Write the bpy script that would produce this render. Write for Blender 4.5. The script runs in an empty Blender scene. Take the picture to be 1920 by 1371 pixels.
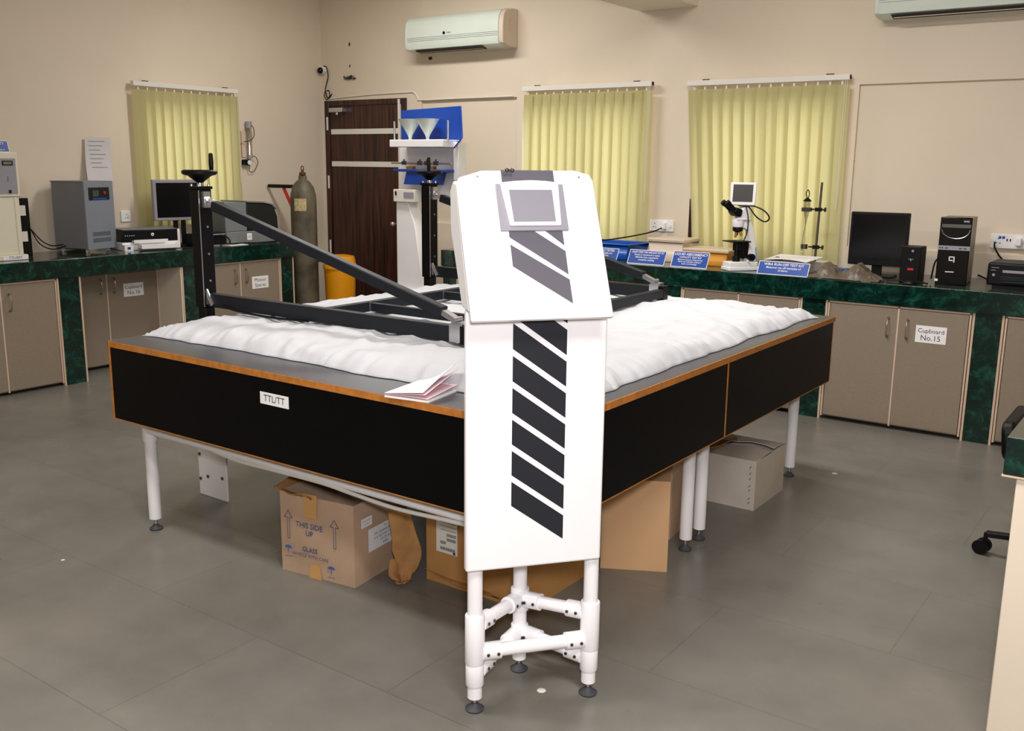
import bpy, bmesh, math, random
from mathutils import Vector, Matrix, noise
random.seed(7)
PI = math.pi
scn = bpy.context.scene
COL = scn.collection

# ------------------------------------------------------------------ camera
yaw, pit, rol, FPX = 0.619395, 0.205566, 0.0110549, 1815.84
fw = Vector((-math.sin(yaw)*math.cos(pit), math.cos(yaw)*math.cos(pit), -math.sin(pit)))
r0 = Vector((math.cos(yaw), math.sin(yaw), 0)); u0 = r0.cross(fw)
rr = r0*math.cos(rol)+u0*math.sin(rol); uu = -r0*math.sin(rol)+u0*math.cos(rol)
cam = bpy.data.cameras.new('camera'); camo = bpy.data.objects.new('camera', cam); COL.objects.link(camo)
camo.matrix_world = Matrix(((rr.x, uu.x, -fw.x, 0), (rr.y, uu.y, -fw.y, 0), (rr.z, uu.z, -fw.z, 1.55), (0, 0, 0, 1)))
cam.sensor_width = 36; cam.sensor_fit = 'HORIZONTAL'; cam.lens = FPX/1920*36; cam.clip_start = 0.05
scn.camera = camo
# ------------------------------------------------------------------ world, lights, exposure
w = bpy.data.worlds.new('world'); scn.world = w; w.use_nodes = True
bg = w.node_tree.nodes['Background']; bg.inputs[0].default_value = (0.95, 0.97, 1.0, 1); bg.inputs[1].default_value = 2.4
def area(name, loc, target, sx, sy, power, color=(1, 1, 1)):
    l = bpy.data.lights.new(name, 'AREA'); l.shape = 'RECTANGLE'; l.size = sx; l.size_y = sy; l.energy = power; l.color = color
    o = bpy.data.objects.new(name, l); COL.objects.link(o); o.location = loc
    o.rotation_euler = (Vector(target)-Vector(loc)).to_track_quat('-Z', 'Y').to_euler(); return o
area('camera_flash', (0.02, 0.02, 1.72), (-1.7, 2.6, 1.1), 0.16, 0.16, 29, (1.0, 0.98, 1.0))
TUBE = (1.0, 0.97, 0.93)
area('ceiling_tube_light_a', (-2.9, 1.2, 3.15), (-2.9, 1.2, 0), 1.3, 0.3, 30, TUBE)
area('ceiling_tube_light_b', (-2.0, 4.2, 3.15), (-2.0, 4.2, 0), 1.3, 0.3, 38, TUBE)
area('ceiling_tube_light_c', (0.4, 0.6, 3.15), (0.4, 0.6, 0), 1.3, 0.3, 44, TUBE)
area('ceiling_tube_light_d', (-4.9, 5.2, 3.15), (-4.9, 5.2, 0), 1.3, 0.3, 26, TUBE)
vs = scn.view_settings; vs.view_transform = 'Standard'; vs.look = 'None'; vs.exposure = 0.85; vs.gamma = 1.0; vs.use_curve_mapping = False
scn.cycles.use_denoising = True
try: scn.cycles.denoiser = 'OPENIMAGEDENOISE'
except Exception: pass
scn.cycles.max_bounces = 8; scn.cycles.diffuse_bounces = 5; scn.cycles.sample_clamp_indirect = 6
scn.cycles.caustics_reflective = False; scn.cycles.caustics_refractive = False

# ------------------------------------------------------------------ materials
def lin(c): return tuple(((v/255)/12.92 if v/255 <= .04045 else ((v/255+.055)/1.055)**2.4) for v in c)
MATS = {}
def mat(name, rgb, rough=.5, metal=0., spec=.5, alpha=1., trans=0., nscale=0, namt=.0, bump=0., coat=0.):
    m = bpy.data.materials.new(name); m.use_nodes = True; nt = m.node_tree; b = nt.nodes['Principled BSDF']
    c = lin(rgb); b.inputs['Base Color'].default_value = (*c, 1); b.inputs['Roughness'].default_value = rough
    b.inputs['Metallic'].default_value = metal; b.inputs['Specular IOR Level'].default_value = spec
    b.inputs['Alpha'].default_value = alpha; b.inputs['Transmission Weight'].default_value = trans; b.inputs['Coat Weight'].default_value = coat
    if nscale or True:
        tc = nt.nodes.new('ShaderNodeTexCoord'); n = nt.nodes.new('ShaderNodeTexNoise'); n.inputs['Scale'].default_value = nscale or 6
        n.inputs['Detail'].default_value = 5
        nt.links.new(tc.outputs['Object'], n.inputs['Vector'])
        r = nt.nodes.new('ShaderNodeValToRGB'); a = namt or .02
        r.color_ramp.elements[0].position = .3; r.color_ramp.elements[1].position = .7
        r.color_ramp.elements[0].color = (*[max(0, v*(1-a)) for v in c], 1); r.color_ramp.elements[1].color = (*[min(1, v*(1+a)) for v in c], 1)
        nt.links.new(n.outputs['Fac'], r.inputs['Fac']); nt.links.new(r.outputs['Color'], b.inputs['Base Color'])
        if bump:
            bp = nt.nodes.new('ShaderNodeBump'); bp.inputs['Strength'].default_value = bump; bp.inputs['Distance'].default_value = .01
            nt.links.new(n.outputs['Fac'], bp.inputs['Height']); nt.links.new(bp.outputs['Normal'], b.inputs['Normal'])
    MATS[name] = m; return m
M = MATS
mat('paint', (222, 208, 189), .75, nscale=1.3, namt=.035, bump=.03)
mat('ceiling', (236, 228, 212), .8)
mat('white_gloss', (246, 244, 248), .25, spec=.6)
mat('white_powder', (240, 238, 240), .4)
mat('cream_plastic', (222, 216, 196), .4)
mat('offwhite', (226, 222, 214), .5)
mat('black_lam', (6, 5, 7), .4, spec=.12, nscale=300, namt=.3)
mat('top_lam', (58, 58, 64), .33, nscale=200, namt=.25)
mat('oak_edge', (178, 112, 46), .5, nscale=40, namt=.2)
mat('black_metal', (7, 7, 9), .4, spec=.2)
mat('dark_metal', (25, 28, 34), .5, spec=.25)
mat('black_plastic', (6, 6, 8), .45, spec=.25)
mat('black_gloss', (5, 5, 8), .15, spec=.35)
mat('handle_metal', (150, 126, 104), .3, metal=.7)
mat('rubber', (60, 62, 68), .6)
mat('steel', (200, 200, 205), .25, metal=.9)
mat('dark_steel', (90, 88, 84), .35, metal=.8)
mat('grey_stripe', (98, 95, 106), .6, spec=.2)
mat('dark_stripe', (36, 37, 44), .6, spec=.25)
mat('bezel_grey', (150, 147, 158), .4)
mat('lcd_grey', (142, 140, 152), .3)
mat('lcd_dark', (70, 66, 66), .25)
mat('lcd_green', (120, 128, 96), .3)
mat('duvet', (192, 193, 198), .85, nscale=9, namt=.015, bump=.35)
mat('paper', (238, 236, 238), .7)
mat('pink_paper', (238, 208, 216), .7)
mat('ink', (50, 52, 60), .7)
mat('ink_blue', (62, 78, 128), .7)
mat('ink_grey', (206, 206, 210), .7)
mat('arrow_blue', (60, 100, 165), .7)
mat('laminate', (138, 124, 108), .45, nscale=60, namt=.05)
mat('lip', (205, 178, 156), .5)
mat('sign_blue', (16, 68, 156), .4)
mat('ups_grey', (128, 134, 146), .4)
mat('ups_side', (118, 120, 126), .5)
mat('carton', (190, 160, 134), .8, nscale=7, namt=.08, bump=.15)
mat('carton_brown', (182, 134, 78), .8, nscale=7, namt=.08, bump=.1)
mat('carton_tan', (206, 164, 122), .8, nscale=5, namt=.03)
mat('carton_white', (196, 186, 174), .8, nscale=8, namt=.06, bump=.15)
mat('tape', (206, 158, 96), .35)
mat('torn', (170, 124, 74), .85, nscale=20, namt=.15)
mat('yellow_plastic', (226, 150, 12), .3)
mat('orange_tub', (214, 150, 60), .35)
mat('blue_plastic', (24, 84, 176), .35)
mat('blue_paint', (20, 62, 150), .35)
mat('frosted', (214, 196, 178), .35)
mat('red_paint', (205, 40, 22), .4)
mat('brass', (176, 120, 60), .35, metal=.7)
mat('cyl_paint', (92, 84, 68), .55, nscale=7, namt=.5, bump=.2)
mat('rust', (96, 52, 30), .8, nscale=30, namt=.3)
mat('sticker', (188, 170, 128), .8, nscale=60, namt=.25)
mat('plastic_bag', (96, 86, 74), .3, nscale=26, namt=.3, bump=1.)
mat('shadow_slot', (22, 18, 18), .7)
mat('ac_white', (214, 224, 214), .22, spec=.6)
mat('ac_side', (214, 200, 182), .4)
mat('hole_dark', (34, 26, 22), .9)
mat('paper_sheet', (206, 202, 204), .75)
mat('pc_side', (120, 112, 92), .4)
mat('copier_grey', (120, 124, 126), .45)
mat('copier_dark', (20, 25, 23), .3, spec=.3)
mat('orange_led', (190, 30, 40), .4)
mat('scope_blue', (120, 160, 200), .4)

def glass(name, alpha, rgb=(235, 240, 240)):
    m = bpy.data.materials.new(name); m.use_nodes = True; nt = m.node_tree; nt.nodes.clear()
    o = nt.nodes.new('ShaderNodeOutputMaterial'); mx = nt.nodes.new('ShaderNodeMixShader'); t = nt.nodes.new('ShaderNodeBsdfTransparent'); g = nt.nodes.new('ShaderNodeBsdfGlossy')
    t.inputs[0].default_value = (*lin(rgb), 1); g.inputs['Roughness'].default_value = .05; mx.inputs[0].default_value = alpha
    nt.links.new(t.outputs[0], mx.inputs[1]); nt.links.new(g.outputs[0], mx.inputs[2]); nt.links.new(mx.outputs[0], o.inputs[0]); M[name] = m
glass('pane_glass', .06); glass('clear_glass', .18, (225, 224, 216))

def slat_mat():
    m = bpy.data.materials.new('slat_fabric'); m.use_nodes = True; nt = m.node_tree; nt.nodes.clear()
    o = nt.nodes.new('ShaderNodeOutputMaterial'); mx = nt.nodes.new('ShaderNodeMixShader'); d = nt.nodes.new('ShaderNodeBsdfDiffuse'); t = nt.nodes.new('ShaderNodeBsdfTranslucent')
    tc = nt.nodes.new('ShaderNodeTexCoord'); mp = nt.nodes.new('ShaderNodeMapping'); mp.inputs['Scale'].default_value = (300, 300, 4)
    n = nt.nodes.new('ShaderNodeTexNoise'); n.inputs['Scale'].default_value = 1; n.inputs['Detail'].default_value = 2
    r = nt.nodes.new('ShaderNodeValToRGB'); r.color_ramp.elements[0].color = (*lin((188, 190, 144)), 1); r.color_ramp.elements[1].color = (*lin((202, 200, 154)), 1)
    nt.links.new(tc.outputs['Object'], mp.inputs[0]); nt.links.new(mp.outputs[0], n.inputs['Vector']); nt.links.new(n.outputs['Fac'], r.inputs[0]); nt.links.new(r.outputs[0], d.inputs[0])
    t.inputs[0].default_value = (*lin((230, 207, 148)), 1); mx.inputs[0].default_value = .42
    nt.links.new(d.outputs[0], mx.inputs[1]); nt.links.new(t.outputs[0], mx.inputs[2]); nt.links.new(mx.outputs[0], o.inputs[0]); M['slat_fabric'] = m
slat_mat()

def marble():
    m = mat('marble', (16, 62, 48), .16, spec=.6); nt = m.node_tree; b = nt.nodes['Principled BSDF']
    tc = nt.nodes.new('ShaderNodeTexCoord')
    n1 = nt.nodes.new('ShaderNodeTexNoise'); n1.inputs['Scale'].default_value = 13; n1.inputs['Detail'].default_value = 12; n1.inputs['Distortion'].default_value = .7; n1.inputs['Roughness'].default_value = .74
    r = nt.nodes.new('ShaderNodeValToRGB'); cr = r.color_ramp
    cr.elements[0].position = .32; cr.elements[0].color = (*lin((2, 14, 12)), 1)
    cr.elements[1].position = .72; cr.elements[1].color = (*lin((52, 106, 90)), 1)
    e = cr.elements.new(.5); e.color = (*lin((7, 38, 31)), 1); e = cr.elements.new(.6); e.color = (*lin((18, 64, 53)), 1)
    nt.links.new(tc.outputs['Object'], n1.inputs['Vector']); nt.links.new(n1.outputs['Fac'], r.inputs[0]); nt.links.new(r.outputs[0], b.inputs['Base Color'])
    # polished upper face
    m2 = mat('marble_top', (48, 58, 50), .08, spec=.8)
marble()

def floor_mat():
    m = mat('kota_floor', (140, 134, 124), .22, spec=.5); nt = m.node_tree; b = nt.nodes['Principled BSDF']
    tc = nt.nodes.new('ShaderNodeTexCoord')
    n1 = nt.nodes.new('ShaderNodeTexNoise'); n1.inputs['Scale'].default_value = 1.4; n1.inputs['Detail'].default_value = 8; n1.inputs['Roughness'].default_value = .65
    r = nt.nodes.new('ShaderNodeValToRGB'); r.color_ramp.elements[0].position = .3; r.color_ramp.elements[1].position = .72
    r.color_ramp.elements[0].color = (*lin((107, 104, 98)), 1); r.color_ramp.elements[1].color = (*lin((134, 129, 122)), 1)
    br = nt.nodes.new('ShaderNodeTexBrick'); br.inputs['Scale'].default_value = 1; br.inputs['Brick Width'].default_value = 1.15; br.inputs['Row Height'].default_value = .575
    br.inputs['Mortar Size'].default_value = .0022; br.inputs['Mortar Smooth'].default_value = .4; br.inputs['Color1'].default_value = (1, 1, 1, 1); br.inputs['Color2'].default_value = (.93, .94, .93, 1); br.inputs['Mortar'].default_value = (.72, .70, .68, 1)
    mp = nt.nodes.new('ShaderNodeMapping'); mp.inputs['Location'].default_value = (.1, .369, 0)
    nt.links.new(tc.outputs['Object'], mp.inputs[0]); nt.links.new(mp.outputs[0], br.inputs['Vector'])
    mx = nt.nodes.new('ShaderNodeMix'); mx.data_type = 'RGBA'; mx.blend_type = 'MULTIPLY'; mx.inputs[0].default_value = 1
    nt.links.new(tc.outputs['Object'], n1.inputs['Vector']); nt.links.new(n1.outputs['Fac'], r.inputs[0]); nt.links.new(r.outputs[0], mx.inputs[6]); nt.links.new(br.outputs['Color'], mx.inputs[7])
    nt.links.new(mx.outputs[2], b.inputs['Base Color'])
    n2 = nt.nodes.new('ShaderNodeTexNoise'); n2.inputs['Scale'].default_value = 5; n2.inputs['Detail'].default_value = 6
    r2 = nt.nodes.new('ShaderNodeMapRange'); r2.inputs['To Min'].default_value = .2; r2.inputs['To Max'].default_value = .42
    nt.links.new(tc.outputs['Object'], n2.inputs['Vector']); nt.links.new(n2.outputs['Fac'], r2.inputs[0]); nt.links.new(r2.outputs[0], b.inputs['Roughness'])
floor_mat()

def wood_door():
    m = mat('door_wood', (74, 30, 20), .3); nt = m.node_tree; b = nt.nodes['Principled BSDF']
    tc = nt.nodes.new('ShaderNodeTexCoord'); mp = nt.nodes.new('ShaderNodeMapping'); mp.inputs['Scale'].default_value = (26, 26, 1.3)
    n = nt.nodes.new('ShaderNodeTexNoise'); n.inputs['Scale'].default_value = 1.6; n.inputs['Detail'].default_value = 6
    r = nt.nodes.new('ShaderNodeValToRGB'); r.color_ramp.elements[0].position = .35; r.color_ramp.elements[1].position = .68
    r.color_ramp.elements[0].color = (*lin((26, 8, 8)), 1); r.color_ramp.elements[1].color = (*lin((80, 42, 30)), 1)
    nt.links.new(tc.outputs['Object'], mp.inputs[0]); nt.links.new(mp.outputs[0], n.inputs['Vector']); nt.links.new(n.outputs['Fac'], r.inputs[0]); nt.links.new(r.outputs[0], b.inputs['Base Color'])
wood_door()

# ------------------------------------------------------------------ mesh helpers
FONT = {}
def text_geo(s, size, bold=False):
    key = (s, size)
    if key in FONT: return FONT[key]
    c = bpy.data.curves.new('t', 'FONT'); c.body = s; c.size = size; c.align_x = 'CENTER'; c.align_y = 'CENTER'; c.resolution_u = 2
    c.offset = size*.012 if bold else 0; c.space_line = 1.0
    o = bpy.data.objects.new('t', c); COL.objects.link(o)
    dg = bpy.context.evaluated_depsgraph_get(); me = bpy.data.meshes.new_from_object(o.evaluated_get(dg))
    vs_ = [v.co.copy() for v in me.vertices]; fs = [list(p.vertices) for p in me.polygons]
    bpy.data.objects.remove(o); bpy.data.curves.remove(c); bpy.data.meshes.remove(me)
    FONT[key] = (vs_, fs); return FONT[key]

def fr(o, x, y):      # frame matrix from origin and two axes
    x = Vector(x).normalized(); z = x.cross(Vector(y)).normalized(); y = z.cross(x)
    return Matrix(((x.x, y.x, z.x, o[0]), (x.y, y.y, z.y, o[1]), (x.z, y.z, z.z, o[2]), (0, 0, 0, 1)))
def face_y(x, y, z): return fr((x, y, z), (1, 0, 0), (0, 0, 1))      # a frame lying on a surface facing -Y
def face_x(x, y, z): return fr((x, y, z), (0, 1, 0), (0, 0, 1))      # a frame lying on a surface facing +X

class MB:
    def __init__(s, T=None): s.v = []; s.f = []; s.m = []; s.mats = []; s.T = T or Matrix(); s.cur = 0
    def use(s, m):
        if m not in s.mats: s.mats.append(m)
        s.cur = s.mats.index(m); return s
    def add(s, vs_, fs, T=None):
        TT = s.T @ T if T is not None else s.T; n = len(s.v)
        s.v += [TT @ Vector(v) for v in vs_]
        for f in fs: s.f.append([i+n for i in f]); s.m.append(s.cur)
        return s
    def box(s, x0, x1, y0, y1, z0, z1, T=None):
        if x0 > x1: x0, x1 = x1, x0
        if y0 > y1: y0, y1 = y1, y0
        if z0 > z1: z0, z1 = z1, z0
        return s.add([(x0, y0, z0), (x1, y0, z0), (x1, y1, z0), (x0, y1, z0), (x0, y0, z1), (x1, y0, z1), (x1, y1, z1), (x0, y1, z1)],
                     [(3, 2, 1, 0), (4, 5, 6, 7), (0, 1, 5, 4), (1, 2, 6, 5), (2, 3, 7, 6), (3, 0, 4, 7)], T)
    def bar(s, p0, p1, w_, h_, up=(0, 0, 1)):     # square bar between two points
        p0, p1 = Vector(p0), Vector(p1); z = (p1-p0).normalized(); u = Vector(up)
        if abs(z.dot(u)) > .98: u = Vector((0, 1, 0))
        x = u.cross(z).normalized(); y = z.cross(x); L = (p1-p0).length
        T = Matrix(((x.x, y.x, z.x, p0.x), (x.y, y.y, z.y, p0.y), (x.z, y.z, z.z, p0.z), (0, 0, 0, 1)))
        return s.box(-w_/2, w_/2, -h_/2, h_/2, 0, L, T)
    def prism(s, poly, d0, d1, T=None):           # poly in (x, y), extruded along z
        n = len(poly); vs_ = [(x, y, d0) for x, y in poly]+[(x, y, d1) for x, y in poly]
        a = sum(poly[i][0]*poly[(i+1) % n][1]-poly[(i+1) % n][0]*poly[i][1] for i in range(n))
        idx = list(range(n)) if (a > 0) == (d1 > d0) else list(range(n))[::-1]
        fs = [[i for i in idx[::-1]], [i+n for i in idx]]
        for k in range(n):
            i, j = idx[k], idx[(k+1) % n]; fs.append([i, j, j+n, i+n])
        return s.add(vs_, fs, T)
    def lathe(s, prof, T=None, n=24):             # prof list of (r, z)
        vs_ = []; fs = []
        for r, z in prof:
            for k in range(n): a = 2*PI*k/n; vs_.append((r*math.cos(a), r*math.sin(a), z))
        for i in range(len(prof)-1):
            for k in range(n): k2 = (k+1) % n; fs.append([i*n+k, i*n+k2, (i+1)*n+k2, (i+1)*n+k])
        if prof[0][0] > 1e-6: fs.append([k for k in range(n)][::-1])
        if prof[-1][0] > 1e-6: fs.append([(len(prof)-1)*n+k for k in range(n)])
        return s.add(vs_, fs, T)
    def cyl(s, p0, p1, r, r1=None, n=16):
        p0, p1 = Vector(p0), Vector(p1); r1 = r if r1 is None else r1; z = (p1-p0).normalized()
        u = Vector((0, 0, 1)) if abs(z.z) < .95 else Vector((1, 0, 0)); x = u.cross(z).normalized(); y = z.cross(x)
        T = Matrix(((x.x, y.x, z.x, p0.x), (x.y, y.y, z.y, p0.y), (x.z, y.z, z.z, p0.z), (0, 0, 0, 1)))
        return s.lathe([(r, 0), (r1, (p1-p0).length)], T, n)
    def ball(s, c, r, n=12, sz=1.):
        return s.lathe([(max(1e-4, r*math.sin(PI*i/8)), -r*sz*math.cos(PI*i/8)) for i in range(9)], Matrix.Translation(c), n)
    def tube(s, pts, r, n=8, sub=6):
        P = [Vector(p) for p in pts]
        if sub and len(P) > 2:
            Q = [P[0]*2-P[1]]+P+[P[-1]*2-P[-2]]; out = []
            for i in range(1, len(Q)-2):
                for k in range(sub):
                    t = k/sub; a, b, c, d = Q[i-1], Q[i], Q[i+1], Q[i+2]
                    out.append(.5*((2*b)+(c-a)*t+(2*a-5*b+4*c-d)*t*t+(-a+3*b-3*c+d)*t**3))
            out.append(P[-1]); P = out
        vs_ = []; fs = []; x = None
        for i, p in enumerate(P):
            d = (P[min(i+1, len(P)-1)]-P[max(i-1, 0)]).normalized()
            if x is None: x = d.orthogonal().normalized()
            x = (x-d*x.dot(d)).normalized(); y = d.cross(x)
            for k in range(n): a = 2*PI*k/n; vs_.append(p+x*r*math.cos(a)+y*r*math.sin(a))
        for i in range(len(P)-1):
            for k in range(n): k2 = (k+1) % n; fs.append([i*n+k, i*n+k2, (i+1)*n+k2, (i+1)*n+k])
        fs.append(list(range(n))[::-1]); fs.append([(len(P)-1)*n+k for k in range(n)])
        return s.add(vs_, fs)
    def text(s, t, size, T, m='ink', bold=False, sx=1.):
        c = s.cur; s.use(m); vs_, fs = text_geo(t, size, bold); s.add([(v.x*sx, v.y, .0006) for v in vs_], fs, T); s.cur = c; return s
    def build(s, name, m=None, parent=None, bevel=0, seg=2, world=False, ang=35, sub=0):
        me = bpy.data.meshes.new(name)
        inv = Matrix()
        if world and parent is not None:
            mw = Matrix(); q = parent; chain = []
            while q is not None: chain.append(q.matrix_basis.copy()); q = q.parent
            for c in reversed(chain): mw = mw @ c
            inv = mw.inverted()
        me.from_pydata([inv @ Vector(v) for v in s.v], [], s.f)
        ml = s.mats if s.mats else [m]
        if m and m not in ml and not s.mats: ml = [m]
        for k in ml: me.materials.append(M[k])
        for p, k in zip(me.polygons, s.m): p.material_index = k if s.mats else 0
        bm = bmesh.new(); bm.from_mesh(me); bmesh.ops.recalc_face_normals(bm, faces=bm.faces[:])
        th = math.radians(ang)
        for f in bm.faces: f.smooth = True
        for e in bm.edges: e.smooth = len(e.link_faces) == 2 and e.calc_face_angle(0) < th
        bm.to_mesh(me); bm.free()
        o = bpy.data.objects.new(name, me); COL.objects.link(o)
        if parent is not None: o.parent = parent
        if bevel:
            b = o.modifiers.new('bevel', 'BEVEL'); b.width = bevel; b.segments = seg; b.limit_method = 'ANGLE'; b.angle_limit = math.radians(40); b.harden_normals = False
        if sub:
            b = o.modifiers.new('sub', 'SUBSURF'); b.levels = sub; b.render_levels = sub
        return o

def thing(name, label, cat, loc=(0, 0, 0), rz=0, group=None):
    o = bpy.data.objects.new(name, None); o.empty_display_size = .05; COL.objects.link(o); o.location = loc; o.rotation_euler = (0, 0, rz)
    return tag(o, label, cat, group)
def tag(o, label, cat, group=None):
    o['label'] = label; o['category'] = cat
    if group: o['group'] = group
    return o
def struct(o): o['kind'] = 'structure'; return o
def dup(root, loc=None, rz=None, label=None, group=None):
    r = root.copy(); COL.objects.link(r)
    if loc is not None: r.location = loc
    if rz is not None: r.rotation_euler = (0, 0, rz)
    if label: r['label'] = label
    if group: r['group'] = group
    for ch in list(root.children):
        c = ch.copy(); COL.objects.link(c); c.parent = r
        for g in list(ch.children):
            d = g.copy(); COL.objects.link(d); d.parent = c
    return r

# ------------------------------------------------------------------ room shell
L, W = -6.97, 6.647            # left wall x, back wall y
RX, FY, HC = 3.2, -2.6, 3.2
CF, CL = 5.927, -6.334         # counter fronts
b = MB(); b.box(L-.3, RX+.2, FY-.2, W+.3, -.1, 0); struct(b.build('floor', 'kota_floor'))
b = MB(); b.box(L-.3, RX+.2, FY-.2, W+.3, HC, HC+.1); struct(b.build('ceiling', 'ceiling'))
b = MB()
Y1 = W+.22
def wb(x0, x1, z0, z1, y=W): b.box(x0, x1, y, Y1, z0, z1)
wb(L-.2, -6.94, 0, HC); wb(-6.94, -5.91, 2.108, HC); wb(-5.91, -5.743, 0, HC)
wb(-5.743, -4.72, 2.08, HC); wb(-5.743, -4.72, 0, 1.03); wb(-5.743, -4.72, 1.03, 2.08, W+.022)
wb(-4.72, -4.66, 0, HC); wb(-4.66, -3.55, 0, .95); wb(-4.66, -3.55, 1.96, HC)
wb(-3.55, -3.07, 0, HC); wb(-3.07, -2.1, 0, .95); wb(-3.07, -2.1, 1.96, HC)
wb(-2.1, -1.979, 0, HC); wb(-1.979, RX+.2, 2.08, HC); wb(-1.979, RX+.2, 0, 1.03); wb(-1.979, RX+.2, 1.03, 2.08, W+.022)
struct(b.build('wall_back', 'paint'))
b = MB()
b.box(L-.22, L, FY-.2, 4.72, 0, HC); b.box(L-.22, L, 5.52, W, 0, HC); b.box(L-.22, L, 4.72, 5.52, 0, 1.05); b.box(L-.22, L, 4.72, 5.52, 1.96, HC)
struct(b.build('wall_left', 'paint'))
b = MB(); b.box(RX, RX+.2, FY-.2, W, 0, HC); struct(b.build('wall_right', 'paint'))
b = MB(); b.box(L, RX, FY-.2, FY, 0, HC); struct(b.build('wall_front', 'paint'))
b = MB(); b.box(-3.615, -3.155, 2.4, W, 2.655, HC); struct(b.build('trim_1', 'ceiling', bevel=.006))
def window(nm, T, w_, z0, z1):     # frame in the wall opening, local x along the wall, local z outward normal
    r = bpy.data.objects.new(nm, None); COL.objects.link(r); struct(r); r.location = T.translation
    f = MB(T); h = (z1-z0)/2; q = w_/2
    for a in ((-q, -q+.05, -h, h), (q-.05, q, -h, h), (-q, q, -h, -h+.05), (-q, q, h-.05, h), (-.06, .06, -h, h)):
        f.box(a[0], a[1], a[2], a[3], -.16, -.11)
    struct(f.build('window_frame', 'white_powder', r, bevel=.004, world=True))
    for sg in (-1, 1):
        g = MB(T); g.box(min(.06*sg, (q-.05)*sg), max(.06*sg, (q-.05)*sg), -h+.05, h-.05, -.138, -.132)
        struct(g.build('window_pane', 'pane_glass', r, world=True))
window('window_1', face_x(L, 5.12, 1.505), .8, 1.05, 1.96)
window('window_2', face_y(-4.105, W, 1.455), 1.11, .95, 1.96)
window('window_3', face_y(-2.585, W, 1.455), .97, .95, 1.96)

# door in the back corner
dr = bpy.data.objects.new('door_1', None); COL.objects.link(dr); dr.location = (-6.94, W, 0); struct(dr)
b = MB()
b.box(-6.94, -6.885, W-.008, W+.1, 0, 2.108); b.box(-5.965, -5.91, W-.008, W+.1, 0, 2.108); b.box(-6.885, -5.965, W-.008, W+.1, 2.06, 2.108)
struct(b.build('door_frame', 'door_wood', dr, bevel=.003, world=True))
b = MB(); b.box(-6.888, -5.962, W+.006, W+.046, .0, 2.063); struct(b.build('door_leaf', 'door_wood', dr, world=True))
for z in (1.825, 1.53):
    b = MB(); b.box(-6.865, -6.02, W-.004, W+.006, z-.024, z+.024); struct(b.build('door_strip', 'offwhite', dr, bevel=.002, world=True))
b = MB(); b.box(-6.012, -5.985, W-.01, W+.006, .02, 2.1); struct(b.build('door_edge_strip', 'offwhite', dr, world=True))
for z in (1.9, 1.36, .75):
    b = MB(); b.cyl((-6.9, W-.014, z-.06), (-6.9, W-.014, z+.06), .009); struct(b.build('door_hinge', 'offwhite', dr, world=True))
b = MB(); b.box(-6.83, -6.66, W-.06, W+.006, 2.0, 2.04); b.use('steel'); b.cyl((-6.74, W-.04, 2.0), (-6.74, W-.04, 1.975), .014);
struct(b.build('door_closer', 'copier_grey', dr, bevel=.004, world=True))
b = MB(); b.cyl((-6.05, W+.006, 1.0), (-6.05, W-.05, 1.0), .014); b.ball((-6.05, W-.055, 1.0), .024); struct(b.build('door_knob', 'steel', dr, world=True))

# ------------------------------------------------------------------ vertical blinds
def blind(label, T, w_, h_, phase, lean=0.):       # T: origin at rail centre on the wall, local x along, y up, z out
    r = thing('vertical_blind', label, 'blind', T.translation, 0, None)
    q = w_/2
    b = MB(T); b.box(-q-.01, q+.01, -.018, .018, .035, .075); b.use('hole_dark'); b.box(-q-.014, -q-.01, -.014, .014, .04, .07); b.box(q+.01, q+.014, -.014, .014, .04, .07)
    b.mats[0:0] = []; 
    b2 = MB(T); b2.use('offwhite'); b2.box(-q-.01, q+.01, -.018, .018, .035, .075); b2.use('hole_dark'); b2.box(q+.01, q+.0135, -.013, .013, .04, .07); b2.build('head_rail', None, r, world=True, bevel=.002)
    for sg in (-.78, .78):
        b = MB(T); b.box(q*sg-.012, q*sg+.012, .018, .023, 0, .07); b.box(q*sg-.025, q*sg+.025, .018, .0255, .045, .06); b.build('rail_bracket', 'black_plastic', r, world=True)
    n = int(round(w_/.082)); b = MB(T)
    for i in range(n):
        cx = -q+(i+.5)*w_/n; a = math.radians(10+4*math.sin(i*1.7+phase)+3*math.sin(i*.6+phase)); hw = .056
        top = -.045; bot = -h_; cols = 5; rows = 14; vs_ = []; fs = []
        hh = MB(T); hh.box(cx-.006, cx+.006, -.05, -.018, .05, .056); hh.build('hanger', 'offwhite', r, world=True)
        for k in range(rows+1):
            t = k/rows; y = top+(bot-top)*t; tw = a+t*.12*math.sin(i*2.3+phase)
            for c in range(cols+1):
                s_ = (c/cols*2-1); bow = .006*(1-s_*s_)+.004*t*math.sin(i*1.3+s_*2+phase)
                vs_.append((cx+s_*hw*math.cos(tw)+lean*t*(1-i/n), y, .055+s_*hw*math.sin(tw)+bow))
        for k in range(rows):
            for c in range(cols): p = k*(cols+1)+c; fs.append([p, p+1, p+cols+2, p+cols+1])
        b.add(vs_, fs)
    s_ = b.build('slat_panel', 'slat_fabric', r, world=True)
    c = MB(T); c.tube([(q-.01, -.02, .085), (q-.012, -h_*.4, .088), (q-.01, -h_*.7, .085), (q, -h_*.4, .09), (q+.002, -.02, .085)], .0016, 5); c.build('pull_cord', 'offwhite', r, world=True)
    return r
blind('narrow green vertical blind on the left wall behind the thin silver monitor', face_x(L, 5.10, 2.128), .98, 1.10, .3)
blind('green vertical blind on the back wall between the dark door and the microscope', face_y(-4.04, W, 2.135), 1.14, 1.24, 1.4)
blind('widest green vertical blind behind the microscope, slipping aside at its lower left', face_y(-2.6, W, 2.125), 1.13, 1.23, 2.6, .09)

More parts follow.
